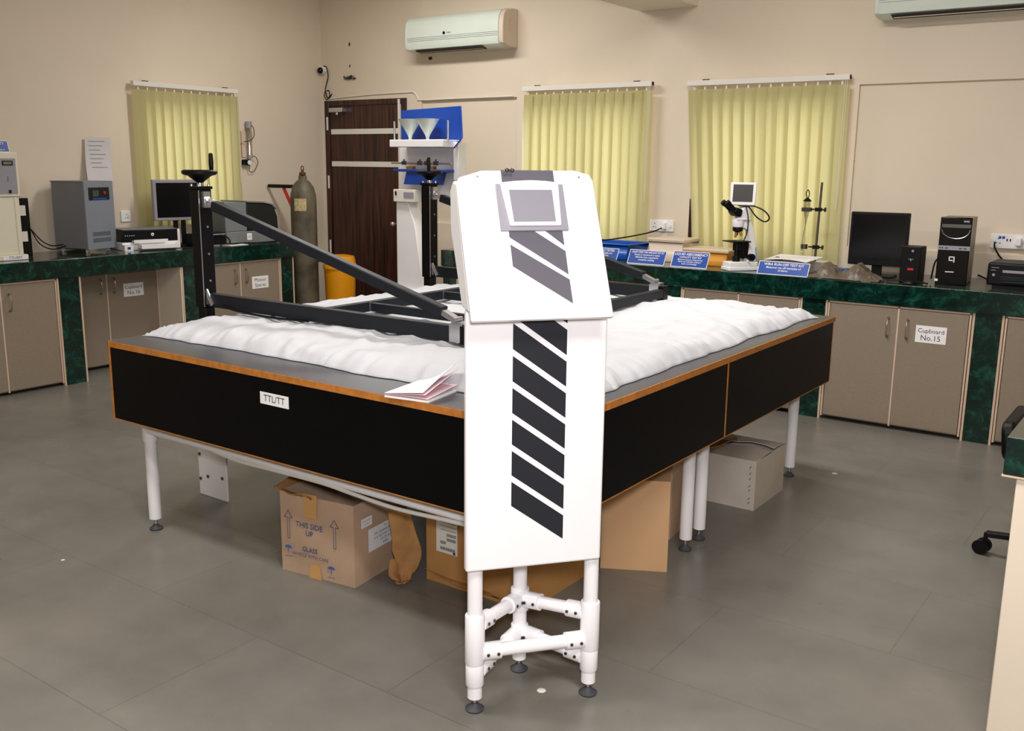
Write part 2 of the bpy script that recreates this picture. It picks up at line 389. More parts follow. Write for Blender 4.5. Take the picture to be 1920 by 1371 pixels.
# ------------------------------------------------------------------ counters
# right counter along the back wall
tp = 'dark green veined marble worktop running along the '
b = MB(); b.use('marble'); b.box(-4.93, RX-.01, CF, CF+.03, .752, .877); b.box(-4.93, -4.9, CF+.03, W-.004, .752, .877)
b.use('marble_top'); b.box(-4.93, RX-.01, CF+.0005, W-.004, .852, .8775)
tag(b.build('worktop', None, bevel=.003), tp+'back wall under the microscope', 'worktop')
b = MB(); b.use('marble'); b.box(CL-.03, CL, 1.2, 5.675, .752, .877); b.box(L+.004, CL-.03, 5.645, 5.675, .752, .877)
b.use('marble_top'); b.box(L+.004, CL-.0005, 1.2, 5.675, .852, .8775)
tag(b.build('worktop', None, bevel=.003), tp+'left wall under the grey power cabinet', 'worktop')
def pier(x0, x1, y0, y1, label):
    b = MB(); b.use('marble'); b.box(x0, x1, y0, y1, 0, .752); b.use('lip')
    if x1-x0 < .4 and y1 > 5.9:
        for x in (x0, x1): b.box(x-.006, x+.006, y0-.004, y0+.02, 0, .752)
    else:
        for y in (y0, y1): b.box(x1-.02, x1+.004, y-.006, y+.006, 0, .752)
    tag(b.build('counter_pier', None), label, 'counter pier')
pier(-1.026, -.874, CF+.02, W-.004, 'green marble pier right of the Cupboard No.15 doors')
pier(-2.02, -1.862, CF+.02, W-.004, 'green marble pier just beyond the right corner of the black test table')
pier(-2.96, -2.84, CF+.02, W-.004, 'green marble pier below the blue signs behind the far end of the test table')
pier(-4.93, -4.78, CF+.02, W-.004, 'green marble pier at the left end of the back counter by the crease tester')
pier(L+.004, CL-.02, 3.553, 3.715, 'green marble pier left of the Cupboard No.16 recess')
pier(L+.004, CL-.02, 4.55, 4.73, 'green marble pier behind the near black hand-wheel column')
pier(L+.004, CL-.02, 5.52, 5.66, 'green marble pier at the end of the left counter beside the gas cylinder')
def handle(T, parent):       # vertical bow handle on a frame lying on the door
    b = MB(T); b.tube([(0, -.055, 0), (0, -.052, .018), (0, -.03, .026), (0, 0, .028), (0, .03, .026), (0, .052, .018), (0, .055, 0)], .0042, 8, 3)
    b.cyl((0, -.055, 0), (0, -.055, .004), .008); b.cyl((0, .055, 0), (0, .055, .004), .008)
    b.build('handle', 'handle_metal', parent, world=True)
def cupboard(label, base, ax, u0_, u1, split, front, back, sign=None, hz=.6, hs=(1, 1), nd=2, hside=0):
    """ax 'y': doors face -Y (u = x); ax 'x': doors face +X (u = y)"""
    r = thing('cupboard', label, 'cupboard', base, 0)
    def bx(m_, a0, a1, d0, d1, z0, z1):
        if ax == 'y': m_.box(a0, a1, front+d0, front+d1, z0, z1)
        else: m_.box(front-d1, front-d0, a0, a1, z0, z1)
    dep = abs(back-front)
    b = MB(); bx(b, u0_, u1, .02, dep, .02, .745); b.build('body', 'laminate', r, world=True); b = MB()
    for u in ((u0_+.004, split, u1-.004) if nd == 2 else (u0_+.004, u1-.004)): bx(b, u-.005, u+.005, -.001, .02, .02, .745)
    bx(b, u0_, u1, -.001, .02, .738, .748); b.build('edge_lipping', 'lip', r, world=True)
    sp = [u0_+.008, split, u1-.008] if nd == 2 else [u0_+.008, u1-.008]
    for i in range(len(sp)-1):
        a0, a1 = sp[i]+.005, sp[i+1]-.005
        d = MB(); bx(d, a0, a1, 0, .018, .03, .735); dd = d.build('door', 'laminate', r, bevel=.002, world=True)
        fT = (lambda u, z: face_y(u, front, z)) if ax == 'y' else (lambda u, z: face_x(front, u, z))
        hu = (a1-.05 if i == 0 else a0+.05) if nd == 2 else (a1-.05 if hside else a0+.05)
        handle(fT(hu, hz), dd)
        if sign and sign[0] == i:
            s_ = MB(fT(sign[2], sign[3])); s_.use('paper'); s_.box(-.085, .085, -.05, .05, 0, .0015)
            for k, t in enumerate(sign[1]): s_.text(t, .036 if len(t) > 7 else .044, Matrix.Translation((0, .02-.042*k, .0015)), 'ink')
            s_.build('paper_label', None, dd, world=True)
    return r
cupboard('tan double-door cupboard labelled Cupboard No.15', (-1.43, CF, 0), 'y', -1.85, -1.038, -1.434, CF+.015, W-.004, (1, ('Cupboard', 'No.15'), -1.245, .6), .62)
cupboard('tan cupboard at the right edge beyond the No.15 marble pier', (-.45, CF, 0), 'y', -.862, -.05, -.455, CF+.015, W-.004, None, .62, hside=0)
cupboard('tan double-door cupboard half hidden behind the duvet, under the blue liquid sign', (-2.43, CF, 0), 'y', -2.83, -2.03, -2.436, CF+.015, W-.004)
cupboard('tan cupboard behind the black rig frame, left of the middle marble pier', (-3.8, CF, 0), 'y', -4.77, -2.97, -3.87, CF+.015, W-.004)
cupboard('tan cupboard at the left edge with one door and a brass-coloured handle', (CL, 3.1, 0), 'x', 2.6, 3.543, 3.16, CL-.02, L+.004, None, .62)
cupboard('brown set-back cupboard labelled Cupboard No.16', (-6.65, 4.1, 0), 'x', 3.72, 4.535, 4.1, -6.65, L+.004, (1, ('Cupboard', 'No.16'), 4.32, .575), .62)
cupboard('tan cupboard with a paper label reading Mozon Spares', (CL, 5.1, 0), 'x', 4.74, 5.51, 5.10, CL-.02, L+.004, (1, ('Mozon', 'Spares'), 5.3, .565), .63)
b = MB(); b.box(-6.66, CL-.02, 4.534, 4.549, 0, .75); struct(b.build('trim_2', 'paint'))

# ------------------------------------------------------------------ test table
tb = thing('mattress_test_table', 'large black test table with orange wood edges and round white legs', 'table', (-2.5, 3.46, 0))
XA, XN, YN, YB, ZT, ZB = -3.557, -1.441, 2.18, 4.745, .833, .51
b = MB(); b.use('top_lam'); b.box(XA+.001, XN-.001, YN+.001, YB-.001, ZT-.018, ZT)
b.use('oak_edge'); b.box(XA-.002, XN+.002, YN-.002, YN+.001, ZT-.024, ZT-.0005); b.box(XN-.001, XN+.003, YN-.002, YB+.002, ZT-.024, ZT-.0005); b.box(XA-.003, XA+.001, YN-.002, YB+.002, ZT-.024, ZT-.0005); b.box(XA, XN, YB-.001, YB+.002, ZT-.024, ZT-.0005)
b.build('tabletop', None, tb, world=True)
def panel(x0, x1, y0, y1):
    b = MB(); b.use('black_lam'); b.box(x0, x1, y0, y1, ZB+.004, ZT-.024); b.use('oak_edge'); b.box(x0-.0005, x1+.0005, y0-.0005, y1+.0005, ZB, ZB+.004)
    if x1-x0 > y1-y0:
        for x in (x0, x1): b.box(x-.001 if x == x0 else x-.012, x+.012 if x == x0 else x+.001, y0-.001, y1+.001, ZB, ZT-.024)
    else:
        for y, s_ in ((y0, 0), (y1, 1)): b.box(x0-.001, x1+.001, y-.001 if not s_ else y-.004, y+.004 if not s_ else y+.001, ZB, ZT-.024)
    b.build('side_panel', None, tb, world=True)
panel(XA, XN-.019, YN, YN+.018); panel(XN-.018, XN, YN, 3.455); panel(XN-.018, XN, 3.458, YB-.018); panel(XA, XN-.019, YB-.018, YB); panel(XA, XA+.018, YN+.02, YB-.02)
b = MB(); q = MB()
for y in (2.3, 3.475, 3.615, 4.66): b.cyl((-3.52, y, .446 if y < 3 else .488), (-1.58, y, .446 if y < 3 else .488), .02)
for x in (-3.50, -1.595): b.cyl((x, 2.31, .488), (x, 4.69, .488), .02)
for x in (-3.5, -2.5, -1.595):
    for y in (2.3, 3.475, 3.615, 4.66): b.box(x-.015, x+.015, y-.015, y+.015, .45, .512)
b.build('under_frame', 'white_powder', tb, world=True)
def leg(x, y, r=.026, z1=.446):
    l = MB(); l.cyl((x, y, .05), (x, y, z1), r, n=20); l.cyl((x, y, z1-.05), (x, y, z1+.02), r+.005, n=20); lo = l.build('leg', 'white_powder', tb, world=True)
    f = MB(); f.use('steel'); f.cyl((x, y, .015), (x, y, .05), .006); f.use('rubber'); f.lathe([(.026, 0), (.028, .006), (.014, .016), (.009, .024)], Matrix.Translation((x, y, 0))); f.build('levelling_foot', None, lo, world=True)
leg(-3.51, 2.31); leg(-1.595, 4.72-.03, z1=.487); leg(-1.592, 3.475, z1=.487); leg(-1.597, 3.615, z1=.487); leg(-3.5, 4.66, z1=.487); leg(-3.5, 3.5, z1=.487)
b = MB(face_y(-2.565, YN-.0005, .7375)); b.use('paper'); b.box(-.073, .073, -.0215, .0215, 0, .0012); b.text('TTL/TT', .034, Matrix.Translation((0, 0, .0012)), 'ink'); b.build('paper_label', None, tb, world=True)
b = MB()   # loose cable tied under the frame
b.tube([(-3.05, 2.285, .436), (-2.9, 2.285, .425), (-2.7, 2.285, .428), (-2.45, 2.285, .43), (-2.3, 2.285, .422), (-2.1, 2.28, .416), (-1.9, 2.28, .424), (-1.75, 2.28, .43)], .007); b.build('cable_conduit', 'offwhite', tb, world=True)

# ------------------------------------------------------------------ duvet
def duvet():
    x0, x1, y0, y1 = -3.50, -1.515, 2.365, 4.60; NX, NY = 150, 170; vs_ = []; fs = []; top = []
    def nz(x, y, s_, z=0): return noise.noise(Vector((x*s_, y*s_, z)))
    for lay in (0, 1):
        for j in range(NY+1):
            for i in range(NX+1):
                u, v = i/NX, j/NY
                # push samples towards the borders
                uu_ = .5-.5*math.cos(PI*u)*(.35)-(.5-u)*.65+0*.5; uu_ = u+(.5-.5*math.cos(PI*u)-u)*.45; vv_ = v+(.5-.5*math.cos(PI*v)-v)*.45
                x = x0+(x1-x0)*uu_; y = y0+(y1-y0)*vv_
                d = min(uu_*(x1-x0), (1-uu_)*(x1-x0), vv_*(y1-y0), (1-vv_)*(y1-y0))
                cd = math.hypot(min(uu_*(x1-x0), (1-uu_)*(x1-x0)), min(vv_*(y1-y0), (1-vv_)*(y1-y0)))
                e = 1-math.exp(-d/.05); ox = .026*nz(x, y, 3.2)+.008*nz(x, y, 14); oy = .026*nz(x, y, 3.2, 9)+.008*nz(x, y, 14, 5)
                # pinched corners pull outwards
                pull = math.exp(-cd/.06)*.05
                cx_, cy_ = (1 if uu_ > .5 else -1), (1 if vv_ > .5 else -1)
                X = x+ox+cx_*pull*.7; Y = y+oy+cy_*pull*.7
                if lay == 0:
                    dx_ = min(uu_*(x1-x0), (1-uu_)*(x1-x0)); dy_ = min(vv_*(y1-y0), (1-vv_)*(y1-y0)); al = x if dy_ < dx_ else y
                    pucker = (.016*noise.noise(Vector((al*24, d*5, 4)))+.008*noise.noise(Vector((al*60, d*8, 7))))*math.exp(-((d-.045)/.055)**2)
                    h = .002+.058*e+.011*nz(x, y, 2.1, 3)*e+.012*abs(nz(x, y*1.7, 4.7, 5))*e+.006*nz(x*1.8, y*.8, 11, 2)*e+pucker+.010*max(0, 1-abs(noise.noise(Vector((x*3.1+y*1.1, y*2.2-x*.9, 6))))*6)*e
                    # broad low quilt bumps
                    h += .007*math.sin(x*9.5+nz(x, y, 2)*2)*math.sin(y*9+nz(x, y, 2, 4)*2)*e
                    vs_.append((X, Y, ZT+.001+max(h, .003)))
                else: vs_.append((X, Y, ZT+.002))
    n1 = (NX+1)*(NY+1)
    for j in range(NY):
        for i in range(NX):
            p = j*(NX+1)+i; fs.append([p, p+1, p+NX+2, p+NX+1]); fs.append([n1+p, n1+p+NX+1, n1+p+NX+2, n1+p+1])
    for i in range(NX):
        p = i; fs.append([p, n1+p, n1+p+1, p+1]); p = NY*(NX+1)+i; fs.append([p, p+1, n1+p+1, n1+p])
    for j in range(NY):
        p = j*(NX+1); q_ = p+NX+1; fs.append([p, q_, n1+q_, n1+p]); p += NX; q_ += NX; fs.append([p, n1+p, n1+q_, q_])
    b = MB(); b.add(vs_, fs); o = b.build('duvet', 'duvet', ang=80)
    tag(o, 'thick white quilted duvet spread over the black test table', 'duvet')
duvet()
# pink booklet on the table edge
bk = thing('booklet', 'pink and white open booklet lying at the near edge of the test table', 'booklet', (-1.97, 2.28, ZT), .16)
b = MB(); b.box(-.075, .085, -.11, .1, 0, .006); b.build('back_cover', 'paper', bk)
def leaf(z0, lift, m, nm, sx):
    vs_ = []; fs = []; n = 12
    for i in range(n+1):
        t = i/n
        for s_ in (-1, 1):
            vs_.append((-.075+.16*t*sx, -.11 if s_ < 0 else .1, z0+lift*t*t*(1.15 if s_ > 0 else .25)+.004*math.sin(t*PI)))
    for i in range(n): p = 2*i; fs.append([p, p+2, p+3, p+1])
    b = MB(); b.add(vs_, fs); o = b.build(nm, m, bk); md = o.modifiers.new('solid', 'SOLIDIFY'); md.thickness = .001
leaf(.008, .012, 'pink_paper', 'page', .98); leaf(.010, .05, 'pink_paper', 'page', .93); leaf(.013, .066, 'paper', 'cover', .88)

# ------------------------------------------------------------------ roller rig above the table
rg = thing('roller_test_rig', 'black metal roller rig with two hand-wheel columns standing over the duvet', 'test rig', (-3.66, 3.5, 0))
BZ = .935
def rot_at(x, y, z=0): return Matrix.Translation((x, y, z))
for cy in (2.74, 4.30):
    b = MB(); cx = -3.66
    b.box(cx-.032, cx+.032, cy-.034, cy+.034, .90, 1.425); b.box(cx-.026, cx+.026, cy-.026, cy+.026, .421, .90); b.use('dark_metal') if False else None
    co = b.build('column', 'black_metal', rg, bevel=.003, world=True)
    b = MB(); b.bar((cx+.0325, cy-.0345, .905), (cx+.0325, cy-.0345, 1.42), .003, .003); b.build('edge_strip', 'steel', co, world=True)
    for z in (1.02, 1.14, 1.26):
        b = MB(); b.cyl((cx+.032, cy+.002, z), (cx+.036, cy+.002, z), .005); b.build('screw', 'steel', co, world=True)
    b = MB(); b.use('black_metal'); b.box(cx-.036, cx+.036, cy-.038, cy+.038, 1.425, 1.437); b.use('steel')
    for sx, sy in ((-1, -1), (1, -1), (-1, 1), (1, 1)): b.cyl((cx+sx*.025, cy+sy*.026, 1.437), (cx+sx*.025, cy+sy*.026, 1.447), .006)
    b.use('steel'); b.cyl((cx, cy, 1.437), (cx, cy, 1.455), .012); b.build('top_cap', None, rg, world=True)
    b = MB(rot_at(cx, cy, 1.452)); b.lathe([(.012, 0), (.02, .006), (.05, .03), (.066, .034), (.076, .04), (.077, .05), (.07, .056), (.05, .052), (.02, .045), (.0001, .045)], n=32)
    hw = b.build('hand_wheel', 'black_plastic', rg, world=True)
    a = math.radians(80) if cy < 3 else math.radians(-52)
    hx, hy = cx+.058*math.cos(a), cy+.058*math.sin(a)
    b = MB(); b.lathe([(.004, 0), (.009, .008), (.011, .04), (.009, .078), (.004, .082)], rot_at(hx, hy, 1.5)); b.build('wheel_handle', 'black_plastic', hw, world=True)
    # white floor pedestal with bolts
    b = MB(); b.use('white_powder'); b.box(cx-.08, cx+.125, cy-.034, cy-.024, .0, .42); b.box(cx-.03, cx+.03, cy-.024, cy+.03, 0, .42); b.use('dark_steel')
    for px_, pz in ((-.085, .2), (-.085, .08), (-.03, .1), (.075, .11)): b.cyl((cx+px_+.02, cy-.033, pz), (cx+px_+.02, cy-.04, pz), .009, n=6)
    b.build('column_pedestal', None, rg, bevel=.003, world=True)
    # long beam, brace and their brackets
    b = MB(); b.use('dark_metal'); b.box(cx+.036, -2.18, cy-.02, cy+.02, BZ-.03, BZ+.03)
    b.build('beam', None, rg, bevel=.002, world=True)
    b = MB(); b.bar((cx+.09, cy, 1.355), (-2.265, cy, 1.01), .042, .04, (0, 1, 0)); b.build('brace', 'dark_metal', rg, bevel=.005, world=True)
    b = MB(); b.box(cx+.032, cx+.045, cy-.018, cy+.018, 1.345, 1.415); b.bar((cx+.04, cy, 1.385), (cx+.095, cy, 1.352), .018, .026, (0, 1, 0)); b.cyl((cx+.055, cy-.02, 1.375), (cx+.055, cy+.02, 1.375), .01); b.build('top_bracket', 'steel', rg, world=True)
    b = MB(); b.bar((-2.27, cy, 1.012), (-2.205, cy, .985), .02, .03, (0, 1, 0)); b.box(-2.215, -2.165, cy-.021, cy+.021, .966, .982); b.box(-2.22, -2.17, cy-.026, cy-.02, BZ-.028, BZ+.04); b.cyl((-2.2, cy-.028, .99), (-2.2, cy+.022, .99), .009); b.build('end_bracket', 'steel', rg, world=True)
    b = MB(); b.box(-2.18, -2.14, cy-.024, cy+.024, BZ-.034, BZ+.034); b.build('end_block', 'black_metal', rg, bevel=.003, world=True)
    b = MB(); b.box(cx+.032, cx+.045, cy-.024, cy-.02, BZ-.02, BZ+.05); b.bar((cx+.035, cy-.024, BZ+.045), (cx+.075, cy-.024, BZ-.02), .006, .02); b.build('lower_bracket', 'steel', rg, world=True)
for x in (-2.955, -2.16):
    b = MB(); b.box(x-.018, x+.018, 2.762, 4.278, BZ-.024, BZ+.018); b.build('cross_bar', 'dark_metal', rg, bevel=.002, world=True)
for y in (3.06, 3.56, 3.86):
    b = MB(); b.box(-2.935, -2.182, y-.014, y+.014, BZ-.022, BZ+.014); b.build('inner_bar', 'dark_metal', rg, bevel=.002, world=True)
    b = MB(); b.box(-2.936, -2.93, y-.018, y-.013, BZ-.022, BZ+.02); b.build('bar_clip', 'steel', rg, world=True)
b = MB(); b.lathe([(.055, 0), (.055, .006), (.03, .012), (.0001, .012)], rot_at(-2.93, 3.16, .9+.003)); b.build('suction_disc', 'black_plastic', rg, world=True)
b = MB(); b.tube([(-3.6, 2.77, .93), (-3.45, 2.70, .915), (-3.2, 2.69, .905), (-2.95, 2.70, .91)], .005); b.build('cable', 'black_plastic', rg, world=True)

# ------------------------------------------------------------------ kiosk (control stand)
ka = Vector((-1.557, 2.016, 0)); kd = Vector((.6268, .7792, 0)); km = ka+kd*.174
ks = thing('control_kiosk', 'tall white control console with grey diagonal stripes, touch screen and tubular base', 'control console', km, math.atan2(.7792, .6268))
FE = [(-.174, 0, 'f'), (.174, 0, 'f'), (.013, .186, 'b')]
for x, y, kd_ in FE:
    b = MB(); b.cyl((x, y, .04), (x, y, 1.1 if kd_ == 'f' else .5), .0215, n=24); lo = b.build('tube_leg', 'white_gloss', ks)
    b = MB(); b.use('steel'); b.cyl((x, y, .015), (x, y, .045), .006); b.use('rubber'); b.lathe([(.026, 0), (.028, .005), (.016, .013), (.009, .022)], Matrix.Translation((x, y, 0))); b.build('levelling_foot', None, lo)
    z0 = .115 if x < -.1 else (.13 if x > .1 else .17)
    b = MB()
    for s0, s1 in ((.08, .147), (.1475, .296)) if kd_ == 'f' else ((.10, .155), (.205, .275)):
        rs_ = .0285 if s1 > .2 else .0268; b.lathe([(.022, s0), (rs_-.001, s0), (rs_, s0+.002), (rs_, s1-.002), (rs_-.001, s1), (.022, s1)], Matrix.Translation((x, y, 0)), 24)
    b.build('pipe_clamp', 'white_gloss', ks)
def rail(p, q, z0, z1, nm='cross_tube'):
    p, q = Vector((p[0], p[1], z0)), Vector((q[0], q[1], z1)); d_ = (q-p).normalized()
    b = MB(); b.cyl(p+d_*.02, q-d_*.02, .0195, n=20); o = b.build(nm, 'white_gloss', ks)
    for e, f in ((p+d_*.02, p+d_*.075), (q-d_*.02, q-d_*.075)):
        c = MB(); c.use('white_gloss'); c.cyl(e, f, .026, n=20); c.use('dark_steel')
        n_ = d_.cross(Vector((0, 0, 1))).normalized(); n_ = n_ if n_.y < 0 else -n_
        for s_ in (.25, .8):
            m_ = e.lerp(f, s_); c.cyl(m_+n_*.024, m_+n_*.029, .005, n=6)
        c.build('clamp_sleeve', None, o)
rail(FE[0], FE[1], .179, .179); rail(FE[0], FE[2], .262, .24); rail(FE[1], FE[2], .262, .24); rail(FE[0], FE[2], .118, .13); rail(FE[1], FE[2], .118, .13)
# front panel : rounded-edge cover
def rrect(x0, x1, y0, y1, r, corners=(1, 1, 1, 1), n=5):
    pts = []
    for (cx, cy, a0, f) in ((x1-r, y1-r, 0, corners[0]), (x0+r, y1-r, 90, corners[1]), (x0+r, y0+r, 180, corners[2]), (x1-r, y0+r, 270, corners[3])):
        if f:
            for k in range(n+1): a = math.radians(a0+90*k/n); pts.append((cx+r*math.cos(a), cy+r*math.sin(a)))
        else: pts.append((cx+r*(1 if a0 in (0, 270) else -1), cy+r*(1 if a0 in (0, 90) else -1)))
    return pts
TF = fr((0, 0, 0), (1, 0, 0), (0, 0, 1))        # local x, up z, normal -y
b = MB(); b.prism(rrect(-.212, .182, .447, 1.20, .035, (1, 1, 0, 0)), .0225, .050, TF); fp = b.build('front_panel', 'white_gloss', ks, bevel=.007, seg=3)
zs = [(1.138+.087*1, 1.069+.087*1)]+[(1.138-.0876*k, 1.069-.0876*k+.002*k*0) for k in range(6)]
for k, (za, zb_) in enumerate(zs):
    dz = .110
    if k: poly = [(-.085, za), (.066, za-dz), (.066, zb_-dz), (-.085, zb_)]
    else: poly = [(-.085, 1.195), (-.044, 1.195), (.066, 1.115), (.066, 1.046), (-.085, 1.156)]
    b = MB(); b.prism(poly, .0502, .0508, TF); b.build('stripe', 'dark_stripe', ks)
b = MB(); b.prism([(-.019, 1.195), (.066, 1.195), (.066, 1.133)], .0502, .0508, TF); b.build('stripe', 'dark_stripe', ks)
# slanted head
s1, z1_, s2, z2_ = -.037, 1.518, .141, 1.162
vdir = Vector((0, -(s2-s1), z2_-z1_)).normalized(); HL = .398
HT = fr((0, -s1, z1_), (1, 0, 0), -vdir)         # origin on the face top, y up along the face, z = face normal
def face_poly(): return [(-.221, -.02), (-.212, -.004), (-.15, .016), (.108, .018), (.150, .006), (.158, -.012), (.163, -.398), (-.219, -.398)]
b = MB(); b.prism(face_poly(), -.018, 0, HT); hd = b.build('head_face', 'white_gloss', ks, bevel=.004, seg=3)
b = MB()                                          # shell behind the face
P = [(-.212, .158)]
A = [(-.205, -.03), (-.205, -.37), (.145, -.37), (.145, -.03)]
pl = [HT @ Vector((x, y, -.016)) for x, y in A]
def shell(x0, x1):
    f = [HT @ Vector((x0, -.012, -.016)), HT @ Vector((x0, -.372, -.016))]
    prof = [(f[0].y, f[0].z), (f[1].y, f[1].z), (f[1].y+.085, f[1].z+.004), (.105, f[0].z-.13), (.115, f[0].z-.02), (.08, f[0].z+.004)]
    vs_ = [(x0, a, z) for a, z in prof]+[(x1, a, z) for a, z in prof]; n = len(prof)
    return vs_, [list(range(n))[::-1], [i+n for i in range(n)]]+[[i, (i+1) % n, (i+1) % n+n, i+n] for i in range(n)]
b.add(*shell(-.2195, .157)); b.build('head_shell', 'white_powder', ks, bevel=.006)
def onface(poly, d0, d1, nm, m, par=None, bevel=0, mm=None):
    b = MB(); b.prism([(x, -t) for x, t in poly], d0, d1, HT); return b.build(nm, m, par or ks, bevel=bevel)
onface([(-.098, -.0165), (.047, -.0165), (.047, .02), (-.098, .02)], .0002, .0008, 'stripe', 'grey_stripe')
onface([(-.033+.018, .14), (.052, .14), (.052, .198)], .0002, .0008, 'stripe', 'grey_stripe')
onface([(-.095, .14), (-.04, .14), (-.033, .152), (.053, .214), (.053, .279), (-.095, .174)], .0002, .0008, 'stripe', 'grey_stripe')
onface([(-.095, .194), (.054, .293), (.055, .359), (-.095, .254)], .0002, .0008, 'stripe', 'grey_stripe')
sc_ = onface([(-.118, .026), (.067, .026), (.068, .158), (-.117, .158)], .0, .008, 'screen_surround', 'bezel_grey', None, .002)
bz = MB(); bz.use('white_gloss'); o_ = [(-.101, -.006), (-.02, -.001), (.058, -.006), (.052, -.134), (-.088, -.134)]
bz.prism([(x, y) for x, y in [(-.107, -.026), (-.065, -.021), (-.024, -.019), (.015, -.021), (.052, -.026), (.046, -.147), (-.093, -.147)]], .006, .018, HT)
bo = bz.build('screen_bezel', None, sc_, bevel=.003)
b = MB(); b.use('lcd_grey'); b.prism([(-.087, -.048), (.031, -.048), (.031, -.138), (-.083, -.138)], .018, .0186, HT); b.build('screen', None, bo)
b = MB(); b.text('I K H U', .022, HT @ Matrix.Translation((-.1, -.329, .0)), 'ink_grey'); b.build('lettering', None, ks)
for x in (-.163, .118):
    b = MB(); T = HT @ Matrix.Translation((x, -.003, 0)); b.lathe([(.003, 0), (.003, .0015)], T, 10); b.build('screw', 'steel', ks)
b = MB(); b.ball((-.087, .02, 1.533), .006); b.ball((-.073, .02, 1.533), .006); b.cyl((-.087, .02, 1.533), (-.073, .02, 1.533), .003); b.build('wing_nut', 'dark_steel', ks)
b = MB(); b.tube([(.1, .03, .46), (.08, .035, .425), (.12, .04, .415), (.15, .03, .44)], .004); b.build('cable', 'white_powder', ks)

# ------------------------------------------------------------------ cartons under the table
def carton_shape(w_, d_, h_, m, jit=.006, seed=1, sagx=0):
    b = MB(); b.use(m); n = 6; rnd = random.Random(seed)
    for (ax, x0, y0, x1, y1) in (('s', 0, 0, w_, 0), ('s', w_, 0, w_, d_), ('s', w_, d_, 0, d_), ('s', 0, d_, 0, 0)):
        vs_ = []; fs = []
        for j in range(n+1):
            for i in range(n+1):
                u, v = i/n, j/n; x = x0+(x1-x0)*u; y = y0+(y1-y0)*u; bul = jit*math.sin(PI*u)*math.sin(PI*v)*(1+noise.noise(Vector((x*9, y*9, v*3+seed))))
                nx, ny = (y1-y0), -(x1-x0); l_ = math.hypot(nx, ny); vs_.append((x+nx/l_*bul, y+ny/l_*bul, h_*v*(1-sagx*math.sin(PI*u)*(v > .99))))
        for j in range(n):
            for i in range(n): p = j*(n+1)+i; fs.append([p, p+1, p+n+2, p+n+1])
        b.add(vs_, fs)
    b.add([(0, 0, .002), (w_, 0, .002), (w_, d_, .002), (0, d_, .002)], [(0, 3, 2, 1)])
    return b
def flap(nm, p, q, off, m, par, curl=.01):     # flap hinged on edge p-q, folded by vector off
    p, q, off = Vector(p), Vector(q), Vector(off); b = MB(); vs_ = []; fs = []; n = 8
    for j in range(4):
        t = j/3
        for i in range(n+1): u = i/n; vs_.append(p.lerp(q, u)+off*t*(1-.12*abs(noise.noise(Vector((u*4, t, 1)))))+Vector((0, 0, curl*math.sin(u*7+t*3)*t)))
    for j in range(3):
        for i in range(n): k = j*(n+1)+i; fs.append([k, k+1, k+n+2, k+n+1])
    b.add(vs_, fs); o = b.build(nm, m, par); md = o.modifiers.new('s', 'SOLIDIFY'); md.thickness = .004; return o
# 1: torn glass carton
a1 = math.atan2(2.395-2.352, -2.414+2.759)
c1 = thing('cardboard_box', 'open battered box printed THIS SIDE UP GLASS, left of the console under the table', 'box', (-2.759, 2.352, 0), a1)
b = carton_shape(.35, .34, .32, 'carton', .012, 3); b.build('carton_body', None, c1, bevel=.012, seg=3)
fT = face_y(0, -.0165, 0)
b = MB(); b.use('tape'); b.prism([(.125, .335), (.19, .335), (.185, .24), (.13, .24)], .012, .0135, face_y(0, 0, 0)); b.build('tape', None, c1); b = MB(); b.use('tape'); b.prism([(.14, .0), (.2, .0), (.19, .06), (.15, .055)], .008, .0095, face_y(0, 0, 0)); b.build('tape', None, c1)
def T2(x, z, o_=.0185): return face_y(x, -o_, z)
b = MB(); b.text('THIS SIDE\nUP', .030, T2(.155, .195), 'ink_blue', True); b.build('printed_lettering', None, c1); b = MB(); b.text('GLASS', .026, T2(.155, .115), 'ink_blue', True); b.text('HANDLE WITH CARE', .0185, T2(.155, .09), 'ink_blue'); b.build('printed_lettering', None, c1)
for x in (.055, .275):
    T = T2(x, .2); b = MB(); b.use('ink_blue')
    for s_ in (((-.006, -.055), (-.004, -.055), (-.004, .03), (-.006, .03)), ((.004, -.055), (.006, -.055), (.006, .03), (.004, .03)), ((-.02, .03), (-.018, .028), (.0, .056), (.0, .06)), ((.0, .056), (.018, .028), (.02, .03), (0, .06)), ((-.02, .03), (-.02, .028), (-.004, .028), (-.004, .03)), ((.004, .028), (.02, .028), (.02, .03), (.004, .03)), ((-.006, -.055), (.006, -.055), (.006, -.053), (-.006, -.053))):
        b.prism(s_, 0, .0006, T)
    b.build('printed_arrow', None, c1)
for x, z in ((.05, .105), (.255, .06)):
    T = T2(x, z); b = MB(); b.use('arrow_blue'); b.prism([(.018*math.cos(PI*k/8), .012*math.sin(PI*k/8)) for k in range(9)], 0, .0006, T); b.prism([(-.001, -.022), (.001, -.022), (.001, 0), (-.001, 0)], 0, .0006, T)
    b.text('KEEP DRY', .008, T2(x, z-.033), 'ink_blue'); b.build('umbrella_mark', None, c1)
fR = lambda y, z, o_=.017: face_x(.35+o_, y, z)
b = MB(fR(.15, .165)); b.use('paper'); b.box(-.085, .085, -.045, .045, 0, .001)
for k, t in enumerate(('TO', 'MTL ADMINISTRATION', 'C-41 SECTOR 57 NOIDA', 'U.P. 201301', 'INDIA')): b.text(t, .0135, Matrix.Translation((.02, .032-.016*k, .001)), 'ink')
b.build('address_label', None, c1)
b = MB(fR(.055, .245)); b.use('paper'); b.box(-.032, .032, -.018, .018, 0, .001); b.text('HANDLE CAREFULLY', .006, Matrix.Translation((0, .006, .001))); b.text('THIS SIDE UP', .006, Matrix.Translation((0, -.006, .001))); b.build('small_label', None, c1)
